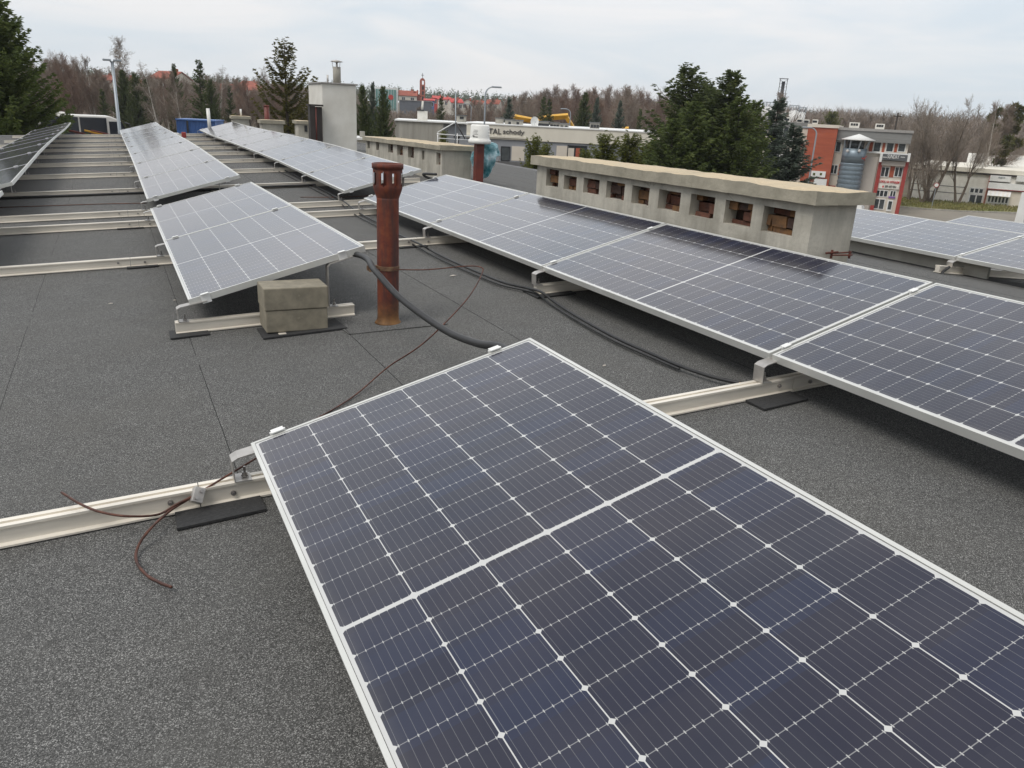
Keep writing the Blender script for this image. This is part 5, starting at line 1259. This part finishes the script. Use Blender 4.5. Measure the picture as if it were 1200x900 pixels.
house(503, 116, 300, 12, .16, 'blue_paint', 'roof_tile_bright', 'blue fronted hall with bright red roof right of the church tower', 'x', 0, 8, TG)
house(513, 112.5, 330, 12, .22, 'roof_tile_bright', 'roof_tile_bright', 'bright red hall behind the blue fronted one', 'x', 0, 8, TG)
house(520, 114, 320, 14, .18, 'house_wall', 'roof_tile_bright', 'yellowish house with red dormer roof in the far town', 'x', .1, 8, TG)
house(536, 116, 310, 14, .3, 'house_wall', 'roof_tile_bright', 'red roofed house just left of the thin mast', 'x', -.2, 8, TG)
house(548, 116.5, 330, 13, .3, 'house_wall', 'roof_tile_red', 'brown gabled house right of the thin mast', 'y', 0, 8, TG)
house(558, 118, 350, 13, .3, 'house_wall', 'roof_tile_red', 'brownish roof beside the curved street lamp', 'x', .3, 8, TG)
house(577, 117, 360, 15, .3, 'house_wall', 'roof_tile_red', 'reddish roof right of the curved street lamp', 'x', .2, 8, TG)
F = Fr(488, 285); R = F.root('grey_shed', 'long dark grey shed in front of the church tower', 'building'); slab(R, 'wall', 'blue_slate', (F.px(468, 120)[0], F.px(506, 120)[0], -1, F.px(487, 118.3)[1]), 0, 10)
slab(R, 'roof_edge', 'galvanised_steel', (F.px(468, 120)[0]-.2, F.px(506, 120)[0]+.2, F.px(487, 118.3)[1]+.002, F.px(487, 117.7)[1]), -.2, 10.2)
F = Fr(458, 300); R = F.root('glass_building', 'green glass fronted building with white edge beside the dark spruces', 'building'); px, rc = F.px, F.rect
x0, x1 = px(440, 110)[0], px(466.5, 110)[0]; zt = px(460, 103)[1]; slab(R, 'body', 'white_paint', (x0, x1, -1, zt), 0, 12); slab(R, 'glass_front', 'green_glass', (x0, px(464.5, 110)[0], 1.0, zt-.6), -.15, -.002)
b = MB(); q = px(458, 114); b.tube([(q[0], -.16, q[1]), (q[0], -.3, q[1])], .9, 16); b.build('round_sign', 'roof_tile_bright', R)
b = MB()
for k in range(9): x = x0+(px(464.5, 110)[0]-x0)*k/8; b.box(x-.05, x+.05, -.22, -.152, 1.0, zt-.6)
b.build('mullions', 'white_paint', R)
F = Fr(494.5, 400); R = F.root('church_tower', 'slender red brick church tower with a pierced top and cross', 'tower'); px, rc = F.px, F.rect
x0, x1 = px(491.8, 105)[0], px(498.2, 105)[0]; zt = px(495, 92.5)[1]; w2 = (x1-x0); xm = (x0+x1)/2
slab(R, 'shaft', 'brick_red', (x0, x0+w2*.42, -1, zt-.6), 0, w2); slab(R, 'shaft', 'brick_red', (x1-w2*.24, x1, -1, zt-1.2), 0, w2); slab(R, 'core', 'dark_metal', (x0+w2*.421, x1-w2*.241, -1, zt-3.2), w2*.3, w2*.7)
for k in range(5): z = zt-3.2-k*2.3; slab(R, 'bridge', 'brick_red', (x0+w2*.421, x1-w2*.241, z, z+.7), .1, w2*.29)
b = MB(); b.loft([[(x0+w2*.5-w2*.5*cos(pi*i/10), y, zt-1.2+1.6*sin(pi*i/10)) for i in range(11)]+[(x0+w2*.5+w2*.34*cos(pi*i/10), y, zt-1.3+.6*sin(pi*i/10)) for i in range(11)] for y in (.05, w2*.95)]); b.build('arch', 'brick_red', R)
b = MB(); b.box(xm-.12, xm+.12, w2*.5-.1, w2*.5+.1, zt+.35, zt+2.6); b.box(xm-.6, xm+.6, w2*.5-.08, w2*.5+.08, zt+1.55, zt+1.8); b.build('cross', 'dark_metal', R)

# silos and lattice chimney
F = Fr(925, 230); px, rc = F.px, F.rect
for u, vt, wd_, l in ((916, 124, 13, 'white silo left of the group, right of the lattice chimney'), (931, 129, 12, 'white silo in the middle of the group'), (940, 131, 9, 'white silo at the right end of the group'), (900, 125, 14, 'white silo partly behind the spruce tips')):
    a = px(u, vt); r = (px(u+wd_/2, vt)[0]-px(u-wd_/2, vt)[0])/2
    o = empty('silo', F.p+Vector(F.e)*a[0], -F.b, l, 'silo', 'white silos behind the three storey building')
    b = MB(); b.lathe([(r, -1), (r, a[1]-.3), (r*.3, a[1]), (.1, a[1]+.05)], (0, 0, 0), 20); b.build('tank', 'white_paint', o, True)
    b = MB(); 
    for k in range(10):
        a_ = 2*pi*k/10; b.tube([(r*cos(a_), r*sin(a_), a[1]-.3), (r*cos(a_), r*sin(a_), a[1]+1.1)], .06, 4)
    b.tube([(r*cos(2*pi*i/20), r*sin(2*pi*i/20), a[1]+1.1) for i in range(21)], .06, 4); b.build('guard_rail', 'pole_grey', o)
F = Fr(914, 200); px = F.px; a = px(917.5, 95.5); b0 = px(912.5, 140)
o = F.root('lattice_chimney', 'tall black chimney inside a thin lattice frame', 'chimney')
b = MB(); xm = (a[0]+b0[0])/2; b.tube([(xm, 0, -1), (xm, 0, a[1])], .38, 12); b.build('flue', 'dark_paint', o, True)
b = MB(); hw = .75
for sx in (-1, 1):
    for sy in (-1, 1): b.tube([(xm+sx*hw*1.3, sy*hw*1.3, -1), (xm+sx*hw, sy*hw, a[1]+.6)], .05, 4)
nz_ = 12
for k in range(nz_):
    z = a[1]*(k+.5)/nz_
    for (p_, q_) in (((-1, -1), (1, -1)), ((1, -1), (1, 1)), ((1, 1), (-1, 1)), ((-1, 1), (-1, -1))):
        b.tube([(xm+p_[0]*hw*1.1, p_[1]*hw*1.1, z), (xm+q_[0]*hw*1.1, q_[1]*hw*1.1, z+a[1]/nz_*.8)], .035, 3)
b.box(xm-1.0, xm+1.0, -1.0, 1.0, a[1]+.55, a[1]+.62); b.build('lattice', 'dark_metal', o)

# ------------------------------------------------------------------ street lamps
def lamp(u, vt, d, label, kind):
    p = spot(u, d); H = atd(u, vt, d)[2]-p.z; ub = atan2(p.x, p.y)
    o = empty('street_lamp', p, -ub, label, 'street lamp', 'street lamps')
    b = MB()
    if kind == 'double':
        b.tube([(0, 0, -1), (0, 0, H)], .11, 10, r1=.07); b.build('pole', 'pole_grey', o, True)
        for s in (-1, 1):
            c = MB(); c.tube([(0, 0, H-.12), (s*.1, 0, H)], .03, 6); c.box(min(s*.05, s*.42), max(s*.05, s*.42), -.13, .13, H+.0, H+.09); bevel(c.build('lamp_head', 'pole_grey', o), .02)
    else:
        s = 1 if kind == 'right' else -1; R_ = .55
        pts = [(0, 0, -1), (0, 0, H*.5), (0, 0, H-R_)]+[(s*R_*(1-cos(t)), 0, H-R_+R_*sin(t)) for t in np.linspace(.2, 1.45, 7)]
        b.tube(pts, .07, 8, r1=.04); b.build('pole', 'pole_grey', o, True)
        c = MB(); e_ = pts[-1]; c.box(min(e_[0]-.05*s, e_[0]+.7*s), max(e_[0]-.05*s, e_[0]+.7*s), -.12, .12, e_[2]-.05, e_[2]+.07); bevel(c.build('lamp_head', 'pole_grey', o), .03)
    return o
lamp(136, 72, 46, 'tall street lamp with a flat twin head beside the coach', 'double')
lamp(568, 101.5, 62, 'curved street lamp rising over the workshop roof', 'right')
lamp(957, 150, 72, 'slim street lamp before the brick block', 'left')
for u, v, d, l in ((668, 128, 96, 'far small street lamp above the workshop roof'), (552, 122, 130, 'far small street lamp left of the curved one')): lamp(u, v, d, l, 'left')

# ------------------------------------------------------------------ vehicles
def wheels(o, xs, ys, r, w_):
    for x in xs:
        for y in ys:
            b = MB(); b.tube([(x, y-w_/2, r), (x, y+w_/2, r)], r, 16); t = b.build('wheel', 'tyre', o)
            h = MB(); h.tube([(x, y-w_/2-.01, r), (x, y+w_/2+.01, r)], r*.55, 12); h.build('rim', 'car_silver', t)
def bus():
    d = 64; p = spot(112, d); F = Fr(112, d, .0)
    o = empty('coach', F.p, -F.b+.12, 'white roofed coach with dark side windows parked beyond the roof', 'coach')
    xr = F.px(152, 146)[0]; zt = F.px(110, 135.5)[1]; L = 11.5; x0 = xr-L; hh = zt
    b = MB(); prof = [(x0, .35), (x0, zt-.25), (x0+.25, zt), (xr-1.2, zt), (xr-.55, zt-.25), (xr-.12, zt-1.4), (xr, zt-2.1), (xr, .35)]
    b.loft([[(x, y, z) for x, z in prof] for y in (0, 2.5)]); bevel(b.build('body', 'coach_white', o), .08)
    g_ = MB()
    for (a, c) in ((x0+.3, xr-5.6), (xr-5.45, xr-3.2), (xr-3.1, xr-1.45)): g_.box(a, c, -.03, 2.53, zt-1.55, zt-.13)
    g_.build('side_glass', 'coach_glass', o)
    g_ = MB(); g_.loft([[(xr-.5+.02, y, zt-.35), (xr-.1, y, zt-1.4), (xr-.06, y, zt-2.0), (xr-1.3, y, zt-2.0), (xr-1.3, y, zt-.35)] for y in (-.025, 2.525)]); g_.build('windscreen', 'coach_glass', o)
    r_ = MB(); r_.box(x0+1.2, x0+4.2, .4, 2.1, zt+.002, zt+.17); r_.box(xr-5.5, xr-3.8, .5, 2.0, zt+.002, zt+.14); bevel(r_.build('roof_unit', 'coach_white', o), .08)
    m_ = MB(); m_.tube([(xr-.3, -.05, zt-.4), (xr-.05, -.35, zt-.45), (xr+.05, -.4, zt-.9)], .05, 6); m_.build('mirror', 'dark_paint', o)
    wheels(o, (x0+2.6, xr-2.6), (.2, 2.3), .5, .32)
bus()
def car(u, d, rot, m, label, L=4.4, Wd=1.78, Hh=1.46, van=False):
    p = spot(u, d); p = p-Vector((cos(rot), sin(rot), 0))*L/2; o = empty('parked_car', p, rot, label, 'van' if van else 'car', 'vehicles in the car park')
    if van: pr = [(0, .3), (0, 1.0), (.1, Hh-.1), (.3, Hh), (L-1.6, Hh), (L-1.0, 1.15), (L-.1, .95), (L, .3)]
    else: pr = [(0, .3), (.02, .75), (.15, .92), (.55, .98), (1.15, Hh-.06), (1.6, Hh), (2.5, Hh-.02), (3.25, 1.0), (4.2, .85), (L, .6), (L, .3)]
    def ring(y, k): return [(x if 0 < x < L else x, y, z if z < 1.0 else 1.0+(z-1.0)) for x, z in pr]
    b = MB(); ins = [(-Wd/2, 0), (-Wd/2+.06, .0), (Wd/2-.06, 0), (Wd/2, 0)]
    def yr(s, z): return s*(Wd/2-(.0 if z < .95 else .22*(z-.95)/(Hh-.95)))
    b.loft([[(x, yr(s, z), z) for x, z in pr] for s in (-1, -.5, 0, .5, 1)]); bevel(b.build('body', m, o), .05)
    g_ = MB()
    if van: gl = [(L-1.55, Hh-.08), (L-1.02, 1.2), (L-1.9, 1.2), (L-1.9, Hh-.1)]
    else: gl = [(.75, 1.03), (1.25, Hh-.1), (1.65, Hh-.06), (2.45, Hh-.07), (3.1, 1.03)]
    g_.loft([[(x, s*(abs(yr(1, z))+.008), z) for x, z in gl] for s in (-1, 1)]); g_.build('side_glass', 'coach_glass', o)
    g_ = MB()
    if van: g_.add([(L-1.57, -.75, Hh-.05), (L-1.57, .75, Hh-.05), (L-.985, .8, 1.19), (L-.985, -.8, 1.19)], [(0, 3, 2, 1)])
    else:
        g_.add([(2.55, -.66, Hh-.03), (2.55, .66, Hh-.03), (3.235, .78, 1.035), (3.235, -.78, 1.035)], [(0, 3, 2, 1)]); g_.add([(.60, -.76, 1.035), (.60, .76, 1.035), (1.12, .66, Hh-.06), (1.12, -.66, Hh-.06)], [(0, 3, 2, 1)])
    g_.build('windscreen', 'coach_glass', o)
    wheels(o, (.8, L-.85), (-Wd/2+.1, Wd/2-.1), .31, .2)
    return o
car(1100, 57, RAD(-28), 'car_silver', 'silver car whose roof shows between the two right panel rows')
car(1183, 56, RAD(-30), 'car_blue', 'blue grey car behind the bush at the right')
car(1016, 80, RAD(38), 'white_paint', 'white pick-up van before the entrance of the three storey building', 4.6, 1.7, 1.75, True)
# red stand next to the van
p = spot(1008, 77); b = MB(); b.tube([(0, 0, -.1), (.5, 0, 1.6), (1.0, 0, -.1)], .07, 6); b.tube([(.25, 0, .75), (.75, 0, .75)], .06, 6); o = b.build('red_stand', 'red_paint', loc=p); tag(o, 'red A shaped stand beside the white van', 'stand')
def digger(u, d, s, label, flip=1):
    F = Fr(u, d); o = F.root('excavator', label, 'excavator', 'yellow excavators behind the workshop'); o.scale = (s*flip, s, s)
    b = MB()
    for y in (-1, 1): b.loft([[(x, y*.9+w_, z) for x, z in ((-1.6, .25), (-1.3, 0), (1.3, 0), (1.6, .25), (1.6, .6), (1.3, .85), (-1.3, .85), (-1.6, .6))] for w_ in (-.25, .25)])
    b.build('tracks', 'tyre', o)
    b = MB(); b.box(-1.7, .9, -1.1, 1.1, .95, 2.1); bevel(b.build('body', 'yellow_paint', o), .08)
    b = MB(); b.box(-.1, 1.2, .1, 1.05, 2.102, 3.0); c = b.build('cab', 'coach_glass', o); b = MB(); b.box(-.15, 1.25, .05, 1.1, 3.002, 3.1); b.build('cab_roof', 'yellow_paint', o)
    b = MB(); b.tube([(.7, -.3, 1.8), (1.5, -.3, 3.9), (3.6, -.3, 4.15)], .3, 4, r1=.24); b.build('boom', 'yellow_paint', o)
    b = MB(); b.tube([(3.4, -.3, 4.2), (4.4, -.3, 2.8)], .2, 4); b.build('dipper', 'yellow_paint', o)
    b = MB(); b.box(3.9, 4.7, -.7, .1, 2.2, 2.9); bevel(b.build('bucket', 'dark_metal', o), .15)
digger(612, 106, 1.62, 'yellow excavator behind the roof vents left of the dish'); digger(655, 106, 1.58, 'yellow excavator behind the roof vents right of the dish', -1); digger(690, 108, 1.45, 'yellow excavator among the spruces behind the workshop')
# blue container and clutter by the coach
F = Fr(229, 56, .25); o = F.root('blue_container', 'blue ribbed container standing beyond the far roof end', 'container')
x0, x1 = F.px(207, 148)[0], F.px(252, 148)[0]; zt = F.px(228, 141.5)[1]; b = MB()
n = 26; pr = []
for k in range(n): xa = x0+(x1-x0)*k/n; xb = x0+(x1-x0)*(k+1)/n; pr += [(xa, 0), (xa+(xb-xa)*.3, 0), (xa+(xb-xa)*.45, .05), (xa+(xb-xa)*.85, .05)]
pr += [(x1, 0), (x1, 2.4), (x0, 2.4)]
b.loft([[(x, y, z) for x, y in pr] for z in (zt-2.6, zt)]); b.build('body', 'blue_paint', o)
b = MB(); b.box(x0-.04, x1+.04, -.05, 2.45, zt+.002, zt+.08); b.build('top_rail', 'blue_paint', o); b = MB(); b.box((x0+x1)/2-.55, (x0+x1)/2-.45, -.08, -.004, zt-2.6, zt); b.build('door_post', 'dark_paint', o)
b = MB(); b.box(x0, x1, .1, 2.3, -1, zt-2.602); b.build('support', 'plinth_grey', o)
for u, v, m_, l in ((91, 155, 'rust_paint', 'orange red crane part lying by the far roof edge'), (110, 155.2, 'yellow_paint', 'yellow and red machine top by the coach'), (118, 155.5, 'rust_paint', 'red machine part beside the coach front')):
    q = atd(u, v, 33); b = MB(); b.tube([(-.3, 0, .06), (0, 0, .0), (.35, 0, -.08)], .035, 6); b.box(-.1, .1, -.1, .1, -6, -.06); tag(b.build('machine_top', m_, loc=q), l, 'machine part')
# ------------------------------------------------------------------ road, verge, sign on the right
def patch(name, m, uv, z, kind='structure', sub=1):
    P = [Vector((*(C0+ray(u, v)*((z-CAMZ)/ray(u, v)[2]))[:2], z)) for u, v in uv]; b = MB(); b.add(P, [tuple(range(len(P)))[::-1]]); o = b.build(name, m)
    if o.data.polygons[0].normal.z < 0: o.data.flip_normals()
    o['kind'] = kind; return o
patch('yard', 'asphalt', [(900, 330), (1260, 330), (1260, 246), (1130, 243), (1062, 236), (1000, 232), (900, 226)], -6.288)
def gpt(u, v, z): q = ray(u, v); return C0+q*((z-CAMZ)/q[2])
fr_ = [(1040, 240), (1062, 242.5), (1085, 244.5), (1110, 246.3), (1130, 247.2), (1165, 248.4), (1210, 249.8), (1270, 251.5)]
bk_ = [(1040, 231), (1062, 232.5), (1085, 234.5), (1110, 236.5), (1130, 238), (1165, 240), (1210, 242.8), (1270, 246)]
b = MB(); P = [gpt(*q, -6.265) for q in fr_]+[gpt(*q, -6.265) for q in bk_]; n = len(fr_)
b.add(P, [(i, i+1, n+i+1, n+i) for i in range(n-1)]); struct(b.build('grass', 'grass_verge'))
rng = np.random.default_rng(17); B = []
for k in range(3500):
    i = rng.integers(0, n-1); a, c = rng.random(2); p = (np.array(P[i])*(1-a)+np.array(P[i+1])*a)*(1-c)+(np.array(P[n+i])*(1-a)+np.array(P[n+i+1])*a)*c; B.append(p)
D = rng.normal(size=(3500, 3))*.4+np.array([0, 0, 1]); D /= np.linalg.norm(D, axis=1)[:, None]
o = bpy.data.objects.new('rough_grass', quads_mesh('rough_grass', kites(np.array(B), D, .12+.3*rng.random(3500), .08+.1*rng.random(3500), rng), 'grass_verge')); COL.objects.link(o); o['kind'] = 'stuff'; o['label'] = 'rough winter grass on the verge before the factory hall'; o['category'] = 'grass'
K = [Vector((*(C0+ray(u, v)*((-6.2-CAMZ)/ray(u, v)[2]))[:2], -6.28)) for u, v in ((1055, 241.9), (1085, 244.6), (1130, 247.3), (1260, 251.3))]
b = MB()
for i in range(len(K)-1):
    a, c = K[i], K[i+1]; nrm = Vector((-(c-a).y, (c-a).x, 0)).normalized()*.1
    b.add([a-nrm, c-nrm, c+nrm, a+nrm, a-nrm+Vector((0, 0, .13)), c-nrm+Vector((0, 0, .13)), c+nrm+Vector((0, 0, .13)), a+nrm+Vector((0, 0, .13))], [(4, 5, 6, 7), (0, 1, 5, 4), (2, 3, 7, 6), (1, 2, 6, 5), (3, 0, 4, 7)])
struct(b.build('kerb', 'stained_concrete'))
p = spot(1109, 100); o = empty('road_sign', p, -atan2(p.x, p.y), 'small round red and white road sign before the factory wall', 'road sign')
b = MB(); b.tube([(0, 0, -.2), (0, 0, 2.6)], .04, 6); b.build('post', 'pole_grey', o); b = MB(); b.tube([(0, -.05, 2.5), (0, -.09, 2.5)], .27, 20); b.build('plate', 'red_paint', o); b = MB(); b.tube([(0, -.092, 2.5), (0, -.1, 2.5)], .2, 20); b.build('plate_centre', 'white_paint', o)
q = atd(1199, 252, 24); b = MB(); b.box(-.11, .11, -.11, .11, -8, .55); tag(b.build('white_post', 'white_paint', loc=q), 'white post cut by the right picture edge behind the last panel row', 'post')
p = spot(1055, 150); H = atd(1046, 132, 150)[2]-p.z; b = MB(); b.tube([(0, 0, -1), (0, 0, H)], .14, 6); b.box(-.9, .9, -.06, .06, H-.6, H-.45); tag(b.build('utility_pole', 'bark_dark', loc=spot(1047, 150)), 'wooden utility pole over the roof of the three storey building', 'utility pole')
bpy.context.view_layer.update()

# ------------------------------------------------------------------ air
hz_ = MB(); hz_.box(-700, 900, -120, 1000, -12, 45)
mh = bpy.data.materials.new('haze_air'); mh.use_nodes = True; t_ = mh.node_tree; t_.nodes.clear()
ov_ = t_.nodes.new('ShaderNodeOutputMaterial'); pv_ = t_.nodes.new('ShaderNodeVolumePrincipled')
pv_.inputs['Color'].default_value = (.80, .84, .90, 1); pv_.inputs['Density'].default_value = .00032; pv_.inputs['Anisotropy'].default_value = .2
t_.links.new(pv_.outputs[0], ov_.inputs['Volume']); MAT['haze_air'] = mh
ho = hz_.build('haze', 'haze_air'); ho['kind'] = 'stuff'; ho['label'] = 'thin pale winter haze over the far slopes'; ho['category'] = 'haze'
